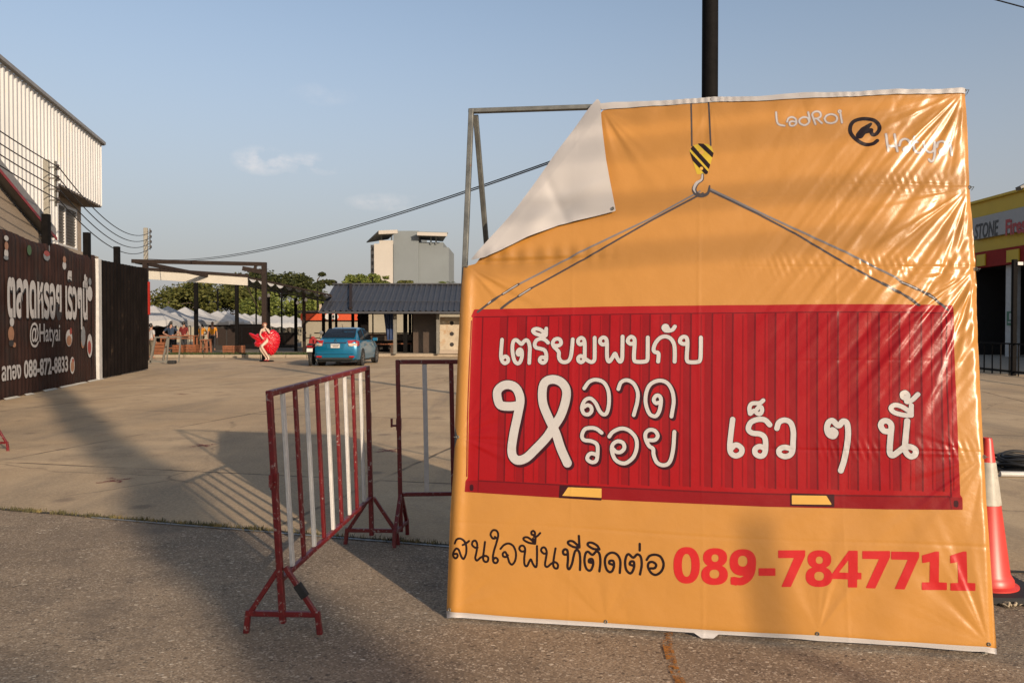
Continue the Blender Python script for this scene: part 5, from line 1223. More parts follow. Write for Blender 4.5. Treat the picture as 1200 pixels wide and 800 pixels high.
# ================================================================== TREES
def leaf_mat(name, c0, c1):
    m = bpy.data.materials.new(name); m.use_nodes = True; nt = m.node_tree; n = nt.nodes; l = nt.links; b = n['Principled BSDF']
    b.inputs['Roughness'].default_value = 0.7; b.inputs['Specular IOR Level'].default_value = 0.25
    g = n.new('ShaderNodeNewGeometry'); r = n.new('ShaderNodeValToRGB')
    r.color_ramp.elements[0].color = (*c0, 1); r.color_ramp.elements[1].color = (*c1, 1)
    l.new(g.outputs['Random Per Island'], r.inputs[0]); l.new(r.outputs[0], b.inputs['Base Color'])
    tr = n.new('ShaderNodeBsdfTranslucent'); l.new(r.outputs[0], tr.inputs[0]); ms = n.new('ShaderNodeMixShader'); ms.inputs[0].default_value = 0.25
    l.new(b.outputs[0], ms.inputs[1]); l.new(tr.outputs[0], ms.inputs[2]); l.new(ms.outputs[0], n['Material Output'].inputs[0]); return m
M['leaf'] = leaf_mat('leaf_green', (0.035, 0.048, 0.011), (0.13, 0.125, 0.03))
M['leaf_dk'] = leaf_mat('leaf_dark', (0.02, 0.03, 0.01), (0.07, 0.075, 0.02))
M['leaf_lt'] = leaf_mat('leaf_light', (0.07, 0.10, 0.02), (0.18, 0.20, 0.045))
M['bark'] = mat('bark', (0.10, 0.075, 0.055), 0.9, var=0.3, vscale=6)
def crown_leaves(clumps, n_leaf, size, rs):
    """clumps: (x,y,z,rx,ry,rz)"""
    cl = np.array(clumps); vol = (cl[:, 3] * cl[:, 4] * cl[:, 5]) ** 0.7; pk = rs.choice(len(cl), n_leaf, p=vol / vol.sum())
    d = rs.normal(0, 1, (n_leaf, 3)); d /= np.linalg.norm(d, axis=1)[:, None]; rad = rs.random(n_leaf) ** 0.45 * rs.uniform(0.75, 1.12, n_leaf)
    p = cl[pk, :3] + d * cl[pk, 3:] * rad[:, None]
    a = rs.normal(0, 1, (n_leaf, 3)); a /= np.linalg.norm(a, axis=1)[:, None]; a[:, 2] *= 0.6
    b_ = np.cross(a, d + rs.normal(0, .5, (n_leaf, 3))); b_ /= np.linalg.norm(b_, axis=1)[:, None] + 1e-9
    s = size * rs.uniform(0.6, 1.5, n_leaf)[:, None]
    v = np.stack([p - a * s, p - b_ * s * .45, p + a * s, p + b_ * s * .45], 1).reshape(-1, 3)
    return v, np.arange(n_leaf * 4).reshape(-1, 4)
def tree(name, label, cat, x, y, H, W, base, n_clump, n_leaf, leaf, m, seed, group=None, flat=0.35, trunk=True, D=None):
    rs = np.random.default_rng(seed); t = thing(name, label, cat, (x, y, 0), 0, group); D = D or W
    cl = []
    for k in range(n_clump):
        a = rs.uniform(0, 2 * pi); r = sqrt(rs.random()); px, py = cos(a) * r * W / 2, sin(a) * r * D / 2
        z = base + (H - base) * (0.12 + 0.95 * rs.random() ** .9 * (1 - 0.55 * r * r)); s = W * rs.uniform(0.06, 0.19)
        cl.append((px, py, min(z, H - s * flat), s, s * D / W, s * flat * 1.6))
    v, f = crown_leaves(cl, n_leaf, leaf, rs); np_mesh('crown', v, f, m, t, smooth=False)
    if trunk:
        b = MB(); r0 = max(0.12, H * 0.028); zb = base + (H - base) * .3
        b.tube([(0, 0, 0), (0.05, 0.02, zb * .5), (0.0, 0.06, zb)], [r0 * 1.3, r0, r0 * .8], 9)
        for k in range(min(9, n_clump)):
            c = cl[k]; b.tube([(0, 0.05, zb * rs.uniform(.75, 1.0)), (c[0] * .5, c[1] * .5, (zb + c[2]) / 2 + .2), (c[0] * .95, c[1] * .95, c[2])], [r0 * .55, r0 * .35, r0 * .12], 6)
        b.build('trunk', M['bark'], t, smooth=True)
    return t
GT = 'trees beyond the market'
def ptree(name, label, px0, px1, ytop, Y, base_px, nc, nl, leaf, m, seed, flat=.35, trunk=True):
    a, c = at(px0, 383, Y), at(px1, 383, Y); H = at(px0, ytop, Y)[2]; bs = max(0.3, at(px0, base_px, Y)[2])
    return tree(name, label, 'tree', (a[0] + c[0]) / 2, Y, H, c[0] - a[0], bs, nc, nl, leaf, m, seed, GT, flat, trunk, (c[0] - a[0]) * .7)
ptree('spreading_tree', 'broad spreading green tree behind the white tents, largest of the tree line', 182, 312, 328, 84, 368, 60, 15000, 0.17, M['leaf'], 3)
ptree('spreading_tree', 'dark leafy tree rising above the black shade net', 268, 372, 316, 100, 352, 44, 11000, 0.20, M['leaf_dk'], 4)
ptree('bushy_tree', 'lower bushy tree behind the right tents left of the orange sign', 285, 392, 338, 78, 378, 46, 10000, 0.15, M['leaf_lt'], 5)
ptree('spreading_tree', 'dark tree with a thin top seen just left of the pavilion roof ridge', 348, 388, 317, 112, 345, 22, 5000, 0.2, M['leaf_dk'], 6)
ptree('bushy_tree', 'bright green treetop over the left part of the pavilion roof', 402, 458, 320, 86, 338, 26, 7000, 0.15, M['leaf_lt'], 8)
ptree('bushy_tree', 'small green treetop showing over the roof in front of the tower', 462, 482, 326, 88, 338, 14, 2600, 0.14, M['leaf'], 9)
ptree('bushy_tree', 'small pale green tree at the far left beside the black wall', 178, 204, 347, 90, 372, 16, 3600, 0.15, M['leaf_lt'], 10)
def palm(label, px, ytop, Y, seed):
    rs = np.random.default_rng(seed); p = at(px, 383, Y); H = at(px, ytop, Y)[2]
    t = thing('palm_tree', label, 'palm', (p[0], Y, 0), 0, 'palms behind the pavilion'); vs = []; fs = []
    for k in range(16):
        a = 2 * pi * k / 16 + rs.uniform(-.2, .2); el = rs.uniform(0.1, 1.1); L = rs.uniform(1.6, 2.2)
        for i in range(14):
            s = i / 13; q = np.array([cos(a) * L * s * cos(el), sin(a) * L * s * cos(el), H - 1.0 + L * s * sin(el) - 1.1 * s * s])
            for sd in (-1, 1):
                o = np.array([-sin(a) * sd, cos(a) * sd, -0.5]) * 0.5 * (1 - s * .6); b0 = len(vs); w = np.array([cos(a), sin(a), 0]) * .06
                vs += [q - w, q + w, q + o + w * .3]; fs.append((b0, b0 + 1, b0 + 2))
    np_mesh('crown', vs, fs, M['leaf_lt'], t, smooth=False)
    MB().tube([(0, 0, 0), (.1, 0, H * .5), (0, 0, H - 1)], [.2, .15, .12], 8).build('trunk', M['bark'], t, smooth=True)
palm('palm top showing over the pavilion roof at the tower foot', 515, 325, 70, 1)
palm('palm top nearest the orange banner, behind the pavilion roof', 528, 325, 72, 2)

# ================================================================== SKINNED FIGURES
def skin_mesh(name, nodes, edges, m, parent, sub=2):
    me = bpy.data.meshes.new(name); me.from_pydata([n[:3] for n in nodes], edges, []); o = bpy.data.objects.new(name, me); COL.objects.link(o)
    md = o.modifiers.new('skin', 'SKIN'); md.use_smooth_shade = True; md.branch_smoothing = 0.3
    for i, n in enumerate(nodes):
        r = n[3] if isinstance(n[3], (tuple, list)) else (n[3], n[3]); me.skin_vertices[0].data[i].radius = r
        me.skin_vertices[0].data[i].use_root = (i == 0)
    sb = o.modifiers.new('sub', 'SUBSURF'); sb.levels = sub; sb.render_levels = sub
    dg = bpy.context.evaluated_depsgraph_get(); dg.update()
    me2 = bpy.data.meshes.new_from_object(o.evaluated_get(dg)); o.modifiers.clear(); o.data = me2; bpy.data.meshes.remove(me)
    me2.name = name; me2.materials.clear(); me2.materials.append(m); me2.polygons.foreach_set('use_smooth', [True] * len(me2.polygons))
    o.parent = parent; return o
def person(label, loc, rz, shirt, trousers, hair, akimbo=True, group=None):
    t = thing('person', label, 'person', loc, rz, group)
    t.scale = (.94, .94, .94)
    ax = 0.30 if akimbo else 0.24
    el = (ax + .12, .06, 1.12) if akimbo else (ax + .02, .02, 1.10); hd = (.17, -.05, 1.0) if akimbo else (ax + .03, -.08, .84)
    N = [(0, 0, .95, (.15, .11)), (0, 0, 1.15, (.145, .105)), (0, -.01, 1.34, (.17, .11)), (0, 0, 1.45, (.085, .075)), (0, -.01, 1.53, .055), (0, -.02, 1.60, (.07, .085)), (0, -.02, 1.69, (.075, .09)), (0, -.01, 1.745, (.045, .05)),
         (.19, 0, 1.41, .062), (el[0], el[1], el[2], .043), (hd[0], hd[1], hd[2], .034), (hd[0] - .02, hd[1] - .05, hd[2] - .06, .03), (-.19, 0, 1.41, .062), (-el[0], el[1], el[2], .043), (-hd[0], hd[1], hd[2], .034), (-hd[0] + .02, hd[1] - .05, hd[2] - .06, .03),
         (.09, 0, .86, .095), (.11, .0, .48, .062), (.12, .02, .10, .042), (.13, -.14, .04, .035), (-.09, 0, .86, .095), (-.11, 0, .48, .062), (-.12, .02, .10, .042), (-.13, -.14, .04, .035)]
    E = [(0, 1), (1, 2), (2, 3), (3, 4), (4, 5), (5, 6), (6, 7), (2, 8), (8, 9), (9, 10), (10, 11), (2, 12), (12, 13), (13, 14), (14, 15), (0, 16), (16, 17), (17, 18), (18, 19), (0, 20), (20, 21), (21, 22), (22, 23)]
    skin_mesh('body', N, E, M['skin'], t)
    g = lambda p, d: (*p[:3], tuple(x + d for x in (p[3] if isinstance(p[3], tuple) else (p[3], p[3]))))
    mid = lambda a, c, f, r: (a[0] + (c[0] - a[0]) * f, a[1] + (c[1] - a[1]) * f, a[2] + (c[2] - a[2]) * f, r)
    S = [g(N[1], .02), (0, 0, .93, (.165, .125)), g(N[2], .018), (0, 0, 1.44, (.10, .085)), g(N[8], .015), mid(N[8], N[9], .75, .065), g(N[12], .015), mid(N[12], N[13], .75, .065)]
    skin_mesh('shirt', S, [(0, 1), (0, 2), (2, 3), (2, 4), (4, 5), (2, 6), (6, 7)], shirt, t)
    T = [(0, 0, .93, (.155, .12)), g(N[16], .02), g(N[17], .022), (.12, .02, .12, .065), g(N[20], .02), g(N[21], .022), (-.12, .02, .12, .065)]
    skin_mesh('trousers', T, [(0, 1), (1, 2), (2, 3), (0, 4), (4, 5), (5, 6)], trousers, t)
    b = MB(); rings = []
    for zz, k in ((1.585, .80), (1.64, .98), (1.70, 1.0), (1.74, .88), (1.775, .55), (1.79, .12)):
        ring = []
        for q in range(16):
            a = 2 * pi * q / 16; y = .092 * k * sin(a); cut = -.035 if zz < 1.71 else -.09
            ring.append((.083 * k * cos(a), max(y, cut * k) + .005, zz))
        rings.append(ring)
    b.loft(rings); b.build('hair', hair, t, smooth=60)
    b = MB()
    for s in (-1, 1): b.box((.028 * s, -.108, 1.655), (.022, .012, .012))
    b.box((0, -.118, 1.625), (.02, .03, .035)); b.box((0, -.105, 1.585), (.045, .012, .010)); b.build('face', M['hair_dark'], t)
    return t
GP = 'people at the market'
MF = 0.13
p = at(177, 400, 38.6); person('person in a white T-shirt and khaki trousers beside the end of the black wall', (p[0], 38.6, 0), R(150), M['shirt_white'], M['trousers_khaki'], M['hair_dark'], False, GP)
p = at(200.5, 400, 42.2); person('person in a blue shirt seen from behind with hands on hips before the tents', (p[0], 42.2, MF), R(185), M['shirt_blue_shaded'], M['trousers'], M['hair_dark'], True, GP)
p = at(215.5, 400, 42.9); person('person in a red shirt, darkened as in shade, behind the wooden counter', (p[0], 42.9, MF), R(170), M['shirt_red_shaded'], M['trousers'], M['hair_dark'], False, GP)
p = at(249, 400, 47.5); person('person in a bright yellow shirt under the white tents', (p[0], 47.5, MF), R(20), M['shirt_yellow'], M['trousers'], M['hair_dark'], False, GP)
p = at(236, 400, 48.5); person('person in a yellow orange shirt in the shade left of the other one in yellow', (p[0], 48.5, MF - 0.05), R(-20), M['shirt_yellow'], M['trousers_khaki'], M['hair_dark'], True, GP)

# ---- the statue in the red dress
sp_ = at(312, 424, 35.6)
st = thing('statue', 'statue of a woman in a billowing glossy red dress on a low black base', 'statue', (sp_[0], 35.6, 0), R(14))
st.scale = (1.0, 1.0, 1.0)
N = [(0, 0, .98, (.13, .11)), (-.02, -.02, 1.14, (.10, .085)), (-.05, -.08, 1.34, (.13, .10)), (-.04, -.10, 1.46, (.05, .05)), (-.05, -.14, 1.56, (.075, .085)), (-.05, -.15, 1.65, (.07, .08)),
     (-.19, -.10, 1.38, .045), (-.24, -.26, 1.16, .034), (-.14, -.34, 1.02, .03), (-.08, -.37, .98, .026), (.09, -.10, 1.40, .045), (.16, -.26, 1.22, .034), (.04, -.28, 1.40, .03), (.0, -.27, 1.47, .026),
     (.10, -.14, .93, .09), (-.19, -.30, .66, .066), (.09, -.18, .20, .045), (.12, -.22, .10, .04), (.07, -.32, .06, .03), (-.08, -.02, .90, .09), (-.24, -.22, .56, .06), (-.01, -.10, .19, .042), (.01, -.12, .10, .036), (-.05, -.22, .06, .03)]
E = [(0, 1), (1, 2), (2, 3), (3, 4), (4, 5), (2, 6), (6, 7), (7, 8), (8, 9), (2, 10), (10, 11), (11, 12), (12, 13), (0, 14), (14, 15), (15, 16), (16, 17), (17, 18), (0, 19), (19, 20), (20, 21), (21, 22), (22, 23)]
skin_mesh('body', N, E, M['statue_skin'], st)
skin_mesh('hair', [(-.06, -.11, 1.64, (.10, .10)), (-.06, -.12, 1.71, (.08, .08)), (-.06, -.05, 1.57, (.09, .07)), (-.14, -.10, 1.57, (.05, .06)), (.03, -.1, 1.58, (.045, .06))], [(0, 1), (0, 2), (0, 3), (0, 4)], M['hair_red'], st)
b = MB()
for s in (-1, 1): b.box((-.05 + .026 * s, -.228, 1.605), (.022, .012, .010))
b.build('eyes', M['hair_dark'], st); b = MB(); b.box((-.05, -.228, 1.535), (.04, .014, .014)); b.build('lips', M['dress'], st)
skin_mesh('bodice', [(0, 0, .98, (.17, .15)), (-.02, -.03, 1.14, (.14, .125)), (-.05, -.10, 1.36, (.165, .135))], [(0, 1), (1, 2)], M['dress'], st)
# wind-blown skirt: one pleated heart-shaped sweep of cloth with its own depth, a wing flying out at the left
HP = [(-.04, 1.24), (.15, 1.36), (.29, 1.385), (.43, 1.31), (.55, 1.16), (.585, .99), (.56, .77), (.48, .55), (.37, .36), (.23, .25), (.12, .30), (-.01, .42), (-.14, .56), (-.30, .62), (-.45, .66), (-.50, .77), (-.43, .92), (-.59, 1.05), (-.73, 1.20), (-.65, 1.25), (-.45, 1.17), (-.26, 1.22)]
C0 = np.array([.06, .88]); H = np.array(HP) - C0; ang = np.unwrap(np.arctan2(H[:, 1], H[:, 0])); o_ = np.argsort(ang % (2 * pi)); an_ = (ang % (2 * pi))[o_]; ra_ = np.hypot(H[:, 0], H[:, 1])[o_]
na, nr = 220, 16; vs = []
for side in (-1, 1):
    for i in range(nr + 1):
        t_ = i / nr
        for k in range(na):
            a = 2 * pi * k / na; rr = float(np.interp(a, an_, ra_, period=2 * pi)) * (1 + .025 * sin(31 * a)) * t_
            dep = (.20 if side < 0 else .16) * sqrt(max(0, 1 - t_ ** 2.2))
            pl = (.022 * sin(17 * a + 4 * t_) + .014 * sin(29 * a - 7 * t_)) * t_ ** .7 * (1 - t_ ** 8) + .02 * sin(9 * t_ + 3 * a) * t_ * (1 - t_)
            vs.append((C0[0] + rr * cos(a), .0 + side * dep + pl, C0[1] + rr * sin(a)))
m1 = (nr + 1) * na
fs = [(i * na + k, i * na + (k + 1) % na, (i + 1) * na + (k + 1) % na, (i + 1) * na + k) for i in range(nr) for k in range(na)]
fs += [(m1 + i * na + k, m1 + (i + 1) * na + k, m1 + (i + 1) * na + (k + 1) % na, m1 + i * na + (k + 1) % na) for i in range(nr) for k in range(na)]
np_mesh('skirt', vs, fs, M['dress'], st)
b = MB(); b.lathe([(.30, 0), (.30, .035), (.27, .05)], (0.02, -.08, 0), 28); b.build('base', M['black_steel'], st)
b = MB()
for dx, dy in ((.10, -.26), (-.01, -.16)): b = MB(); b.box((dx - .01, dy, .065), (.08, .2, .03), rz=R(-15)); b.box((dx + .005, dy + .07, .09), (.03, .06, .06)); b.build('shoe', M['dress'], st, bevel=0.01)
b = MB(); b.tube([(-.22, .02, .03), (-.28, .06, .5), (-.22, .1, .8)], 0.014, 6); b.build('support_rod', M['black_steel'], st)

# ================================================================== GANTRY, SHADE AND TENTS
GY = 37.0
gx1 = at(310, 383, GY)[0]; gx0 = at(171, 383, GY)[0]
gan = thing('steel_gantry', 'brown steel portal frame spanning the entrance to the market', 'gantry', (gx1, GY, 0))
z1 = at(310, 309.5, GY)[2]; zl = at(171, 306, GY)[2]
b = MB(); b.bar((0, 0, 0), (0, 0, z1 + .08), 0.2, 0.2); b.build('upright', M['brown_steel'], gan)
b = MB(); b.bar((gx0 - gx1, 0, 0), (gx0 - gx1, 0, zl), 0.2, 0.2); b.build('upright', M['brown_steel'], gan)
b = MB(); b.bar((gx0 - gx1 - .6, 0, zl), (-0.1, 0, z1), 0.17, 0.17); b.build('crossbeam', M['brown_steel'], gan)
b = MB(); b.bar((gx0 - gx1 - .4, 0, zl - .03), (at(284, 331, 46)[0] - gx1, 46 - GY, at(284, 331, 46)[2]), 0.16, 0.16); b.build('receding_beam', M['brown_steel'], gan)
zz = at(310, 319, GY)[2]; b = MB(); b.bar((0, 0.0, zz - .0), (at(284.5, 314.5, GY)[0] - gx1, 0, at(284.5, 314.5, GY)[2]), 0.16, 0.2); b.bar((-.4, 0, z1 - .05), (-.4, 0, zz + .05), .1); b.build('bracket_arm', M['brown_steel'], gan)

SYY = 42.5
sh = thing('shade_canopy', 'open market shelter on black poles with a pale fascia and a dark shade net', 'canopy', (at(252, 383, SYY)[0], SYY, MF))
so = Vector(sh.location)
def spx(px, py, Y=SYY): return Vector(at(px, py, Y)) - so
b = MB(); b.prism([spx(152, 315), spx(290, 324), spx(290, 334.5), spx(165, 326.5)], (0, 0.08, 0)); b.build('fascia', M['white_sheet'], sh)
b = MB(); b.bar(spx(150, 313.5), spx(291, 323), .14, .14); b.build('top_beam', M['brown_steel'], sh)
for px in (228.5, 276.5):
    MB().bar((spx(px, 383).x, 0.16, 0), (spx(px, 383).x, 0.16, spx(px, 331).z), 0.17 if px < 230 else .16).build('pole', M['black_steel'], sh)
for px, Y, yt in ((314.5, 45, 345), (346.5, 46, 349), (356.2, 44.5, 340), (379, 44.0, 355)):
    v = spx(px, yt, Y); MB().bar((v.x, v.y, 0), v, 0.15).build('pole', M['black_steel'] if px != 356.2 else M['brown_steel'], sh)
for px in (231.5, 255, 300, 330, 372):
    v = spx(px, 338, 58); MB().bar((v.x, v.y, 0), v, 0.09).build('pole', M['black_steel'], sh)
M['net'] = mat('shade_net', (0.030, 0.030, 0.032), 0.9, var=0.2)
nt = M['net'].node_tree; tr = nt.nodes.new('ShaderNodeBsdfTransparent'); ms = nt.nodes.new('ShaderNodeMixShader'); ms.inputs[0].default_value = 0.82
nt.links.new(tr.outputs[0], ms.inputs[1]); nt.links.new(nt.nodes['Principled BSDF'].outputs[0], ms.inputs[2]); nt.links.new(ms.outputs[0], nt.nodes['Material Output'].inputs[0])
A, B_, C_, D_ = spx(291, 326), spx(388, 347, 41.5), spx(384, 353.5, 54), spx(289, 335, 60)
vs = []; nn = 40
for j in range(13):
    for i in range(nn + 1):
        p = A.lerp(B_, i / nn).lerp(D_.lerp(C_, i / nn), j / 12); p.z += 0.06 * sin(i * pi / 2.5) * (1 if j < 3 else .5) - .25 * sin(pi * j / 12) * .6; vs.append(p)
np_mesh('shade_net', vs, [(j * (nn + 1) + i, j * (nn + 1) + i + 1, (j + 1) * (nn + 1) + i + 1, (j + 1) * (nn + 1) + i) for j in range(12) for i in range(nn)], M['net'], sh)
for i in range(9):
    b = MB(); p, q = A.lerp(B_, (i + .1) / 9), A.lerp(B_, (i + .9) / 9); pts = [p.lerp(q, k / 8) - Vector((0, .03, .15 * sin(pi * k / 8) + .02)) for k in range(9)]
    b.quad(*(pts + [q - Vector((0, .03, .02)), p - Vector((0, .03, .02))])); b.build('scallop', M['tent'] if i < 4 else M['net'], sh, recalc=False)
for e in ((A + Vector((0, 0, .05)), B_ + Vector((0, 0, .05))), (D_, C_), (B_, C_)): MB().bar(*e, .085).build('net_beam', M['brown_steel'], sh)
b = MB(); b.bar(spx(285, 328), spx(303, 362, 47), .05); b.build('stay_wire', M['rope'], sh)
for px, py, Y in ((304.5, 350, 44), (314.8, 346.5, 44), (348.5, 355, 44), (358.5, 351.5, 44)):
    o = tag(MB().lathe([(0, -.1), (.07, -.06), (.09, 0), (.06, .07), (0.03, .12)], (0, 0, 0), 12).build('lamp_bulb', M['white_flat'], smooth=True),
            {304.5: 'white lamp bulb hung just left of the gantry post', 314.8: 'white lamp bulb hung at the top of the black pole right of the gantry post', 348.5: 'white lamp bulb hung lower beside the second black pole', 358.5: 'white lamp bulb hung under the right end of the shade net'}[px], 'lamp', 'lamp bulbs hung under the shade')
    o.location = at(px, py, Y)

GTt = 'row of white market tents'
def tent(x, y, W, zp, ze, label, flap=False):
    t = thing('market_tent', label, 'tent', (x, y, MF), R(4), GTt); h = W / 2; vs = [(0, 0, zp)]; n = 8
    ring = []
    for q in range(4):
        a, c = [(-h, -h), (h, -h), (h, h), (-h, h)][q], [(h, -h), (h, h), (-h, h), (-h, -h)][q]
        for k in range(n): s = k / n; ring.append((a[0] + (c[0] - a[0]) * s, a[1] + (c[1] - a[1]) * s, ze - .10 * sin(pi * s)))
    m_ = len(ring); fs = []
    mid = [(p[0] * .5, p[1] * .5, ze + (zp - ze) * .40) for p in ring]
    vs += mid + ring + [(p[0] * 1.005, p[1] * 1.005, p[2] - .24 - (.10 if i % 2 else 0)) for i, p in enumerate(ring)]
    for k in range(m_):
        k2 = (k + 1) % m_; fs += [(0, 1 + k, 1 + k2), (1 + k, 1 + m_ + k, 1 + m_ + k2, 1 + k2), (1 + m_ + k, 1 + 2 * m_ + k, 1 + 2 * m_ + k2, 1 + m_ + k2)]
    o = np_mesh('canopy', vs, fs, M['tent'], t, smooth=False)
    for sx in (-1, 1):
        for sy in (-1, 1): MB().bar((sx * h * .96, sy * h * .96, 0), (sx * h * .96, sy * h * .96, ze), .05).build('leg', M['grey_steel'], t)
    if flap:
        b = MB(); b.quad((h * .96, -h, ze), (h * .96, h * .2, ze), (h * .96, -h * .2, ze - 1.2), (h * .96, -h, ze - 1.5)); b.build('side_flap', M['tent'], t, recalc=False)
    return t
row = 0
for k in range(13):
    Y = 43.8 + 2.9 * k * (1 + .035 * k) ; pxp = (179, 197, 217, 234, 255, 264, 279, 287, 299, 311, 323, 334, 344)[k]; ytop = (357, 358.5, 359.5, 361.5, 364, 364.5, 366.5, 367, 367.5, 368.5, 369, 369.5, 370)[k]
    Y = min(Y, 74); x = at(pxp, 370, Y)[0]; zp = at(pxp, ytop, Y)[2]
    W = 2.9 * (1 if k < 8 else 1.15)
    yeave = 374.5 + .35 * k; ze = at(pxp, yeave, Y)[2]
    side = ('nearest the black wall', 'second from the black wall', 'left of the first black pole, behind the blue shirt', 'right behind the first black pole', 'above the yellow shirts', 'just left of the second black pole', 'just right of the second black pole with a hanging side flap', 'between the second pole and the gantry post', 'directly behind the head of the statue', 'right of the statue beside the third pole', 'third from the right end of the row', 'second from the right end of the row', 'at the right end of the row')[k]
    tent(x, Y, W, zp - MF, ze - MF, 'white peaked market tent ' + side, k in (6, 7))
# back wall of the market and long low roof behind the tents
mw = thing('market_wall', 'long beige boundary wall with dark coping behind the market tents', 'wall', (-22, 80, 0))
MB().box((0, 0, 1.35), (60, .25, 2.7)).build('wall_face', M['beige_wall'], mw); MB().box((0, -.05, 2.76), (60, .5, .14)).build('coping', M['brown_steel'], mw)
# dark stall backs and counters in the shade
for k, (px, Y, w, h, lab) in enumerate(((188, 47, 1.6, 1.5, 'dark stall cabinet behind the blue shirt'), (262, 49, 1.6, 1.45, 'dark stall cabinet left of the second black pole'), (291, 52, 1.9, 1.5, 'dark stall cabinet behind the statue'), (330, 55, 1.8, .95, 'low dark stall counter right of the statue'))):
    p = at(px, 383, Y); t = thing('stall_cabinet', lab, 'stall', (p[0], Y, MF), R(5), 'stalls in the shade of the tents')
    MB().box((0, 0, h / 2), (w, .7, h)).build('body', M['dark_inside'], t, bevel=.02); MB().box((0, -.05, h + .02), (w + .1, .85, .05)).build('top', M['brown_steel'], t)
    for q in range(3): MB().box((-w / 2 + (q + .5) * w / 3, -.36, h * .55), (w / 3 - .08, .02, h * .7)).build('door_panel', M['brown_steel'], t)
# timber counter, stools and crates
def counter():
    p = at(210, 400, 41.2); t = thing('wooden_counter', 'reddish brown wooden counter table near the black wall', 'table', (p[0], 41.2, MF), R(3))
    MB().box((0, 0, .92), (1.75, .6, .06)).build('top', M['wood'], t)
    for sx in (-1, 1):
        for sy in (-1, 1): MB().box((sx * .8, sy * .24, .45), (.07, .07, .9)).build('leg', M['wood'], t)
    MB().bar((-.8, -.24, .8), (.8, -.24, .8), .05).build('rail', M['wood'], t); MB().bar((-.8, .24, .3), (.8, .24, .3), .05).build('rail', M['wood'], t)
counter()
def crate(px, Y, w, h, lab, z=MF, nm='slatted_crate'):
    p = at(px, 400, Y); t = thing(nm, lab, 'crate', (p[0], Y, z), R(rng.uniform(-6, 6)), 'slatted wooden crates at the market edge')
    b = MB()
    for q in range(4): b.box((0, -.22, h * (q + .5) / 4), (w, .02, h / 4 - .025)); b.box((0, .22, h * (q + .5) / 4), (w, .02, h / 4 - .025)); b.box((w / 2, 0, h * (q + .5) / 4), (.02, .44, h / 4 - .025)); b.box((-w / 2, 0, h * (q + .5) / 4), (.02, .44, h / 4 - .025))
    b.build('slats', M['wood'], t)
    for sx in (-1, 1):
        for sy in (-1, 1): MB().box((sx * (w / 2 - .03), sy * .19, h / 2), (.04, .04, h)).build('batten', M['wood'], t)
    MB().box((0, 0, .03), (w - .03, .4, .02)).build('bottom_board', M['wood'], t)
crate(188, 40.9, .55, .62, 'slatted wooden crate at the left end of the counter'); crate(210.5, 40.75, .52, .48, 'slatted wooden crate in front of the counter middle'); crate(225.5, 40.75, .5, .5, 'slatted wooden crate in front of the right end of the counter')
crate(268.5, 41.2, .52, .44, 'slatted wooden crate left of the second black pole'); crate(280, 41.2, .5, .44, 'slatted wooden crate right of the second black pole')
for px, Y, lab in ((239, 42.5, 'brown wooden stool right of the counter, under the yellow shirts'), (243.5, 43.5, 'brown wooden chair beyond the stool under the yellow shirts')):
    p = at(px, 400, Y); t = thing('wooden_stool', lab, 'stool', (p[0], Y, MF), R(10), 'stools by the counter'); b = MB(); b.box((0, 0, .7), (.38, .36, .05)); b.build('seat', M['wood'], t)
    for sx in (-1, 1):
        for sy in (-1, 1): MB().bar((sx * .17, sy * .15, 0), (sx * .13, sy * .12, .7), .045).build('leg', M['wood'], t)
    MB().bar((-.15, -.14, .3), (.15, -.14, .3), .03).build('stretcher', M['wood'], t)
# grey steel A-frame at the end of the black wall
p = at(186, 428, 33.2); t = thing('frame_stand', 'grey steel stand with a sloping frame at the end of the black wall', 'stand', (p[0], 33.2, 0))
b = MB()
for y in (0, 1.2): b.bar((-.35, y, 0.02), (-.12, y, 1.08), .07); b.bar((.32, y, .02), (.42, y, 1.1), .05)
b.bar((-.12, 0, 1.08), (.9, 0, 1.1), .05); b.bar((-.35, 0, .1), (.33, 0, .1), .07); b.bar((-.12, 0, 1.08), (-.12, 1.2, 1.08), .06); b.build('frame', M['grey_steel'], t)
MB().box((.5, .1, .07), (.28, .3, .14)).build('foot_weight', M['black_rubber'], t, bevel=.03)

# ================================================================== DARK ROOFED PAVILION
PX0 = at(374, 364.5, 40.5)[0]; zE = at(374, 364.6, 40.5)[2]; zR = at(392, 333.5, 45.0)[2]; PXE = 6.5
pav = thing('pavilion', 'open pavilion with a dark blue grey metal roof on steel posts', 'pavilion', (PX0, 42.8, 0.14))
po = Vector(pav.location)
M['roof_sheet'] = mat('dark_roof_sheet', (0.058, 0.061, 0.072), 0.5, var=0.15, vscale=1.2)
P0, P1 = Vector((PX0 - .0, 40.5, zE)) - po, Vector((PXE, 40.5, zE)) - po; Q0, Q1 = Vector((at(392, 333.5, 45)[0], 45, zR)) - po, Vector((PXE, 45, zR)) - po
b = MB(); L = (P1 - P0).length; n = int(L / .28); nrm = (P1 - P0).cross(Q0 - P0).normalized()
pts = []
for i in range(n + 1):
    for k, e in ((0, 0), (.55, 0), (.68, 1), (.87, 1)):
        f = (i + k) / n
        if f <= 1: pts.append((f, e * .045))
for (f0, e0), (f1, e1) in zip(pts[:-1], pts[1:]):
    b.quad(P0.lerp(P1, f0) + nrm * e0, P0.lerp(P1, f1) + nrm * e1, Q0.lerp(Q1, f1) + nrm * e1, Q0.lerp(Q1, f0) + nrm * e0)
b.build('roof', M['roof_sheet'], pav, recalc=False)
b = MB(); b.quad(Q0, Q1, Q1 + Vector((0, 4.5, zE - zR)), Q0 + Vector((-.9, 4.5, zE - zR))); b.build('rear_roof', M['roof_sheet'], pav, recalc=False)
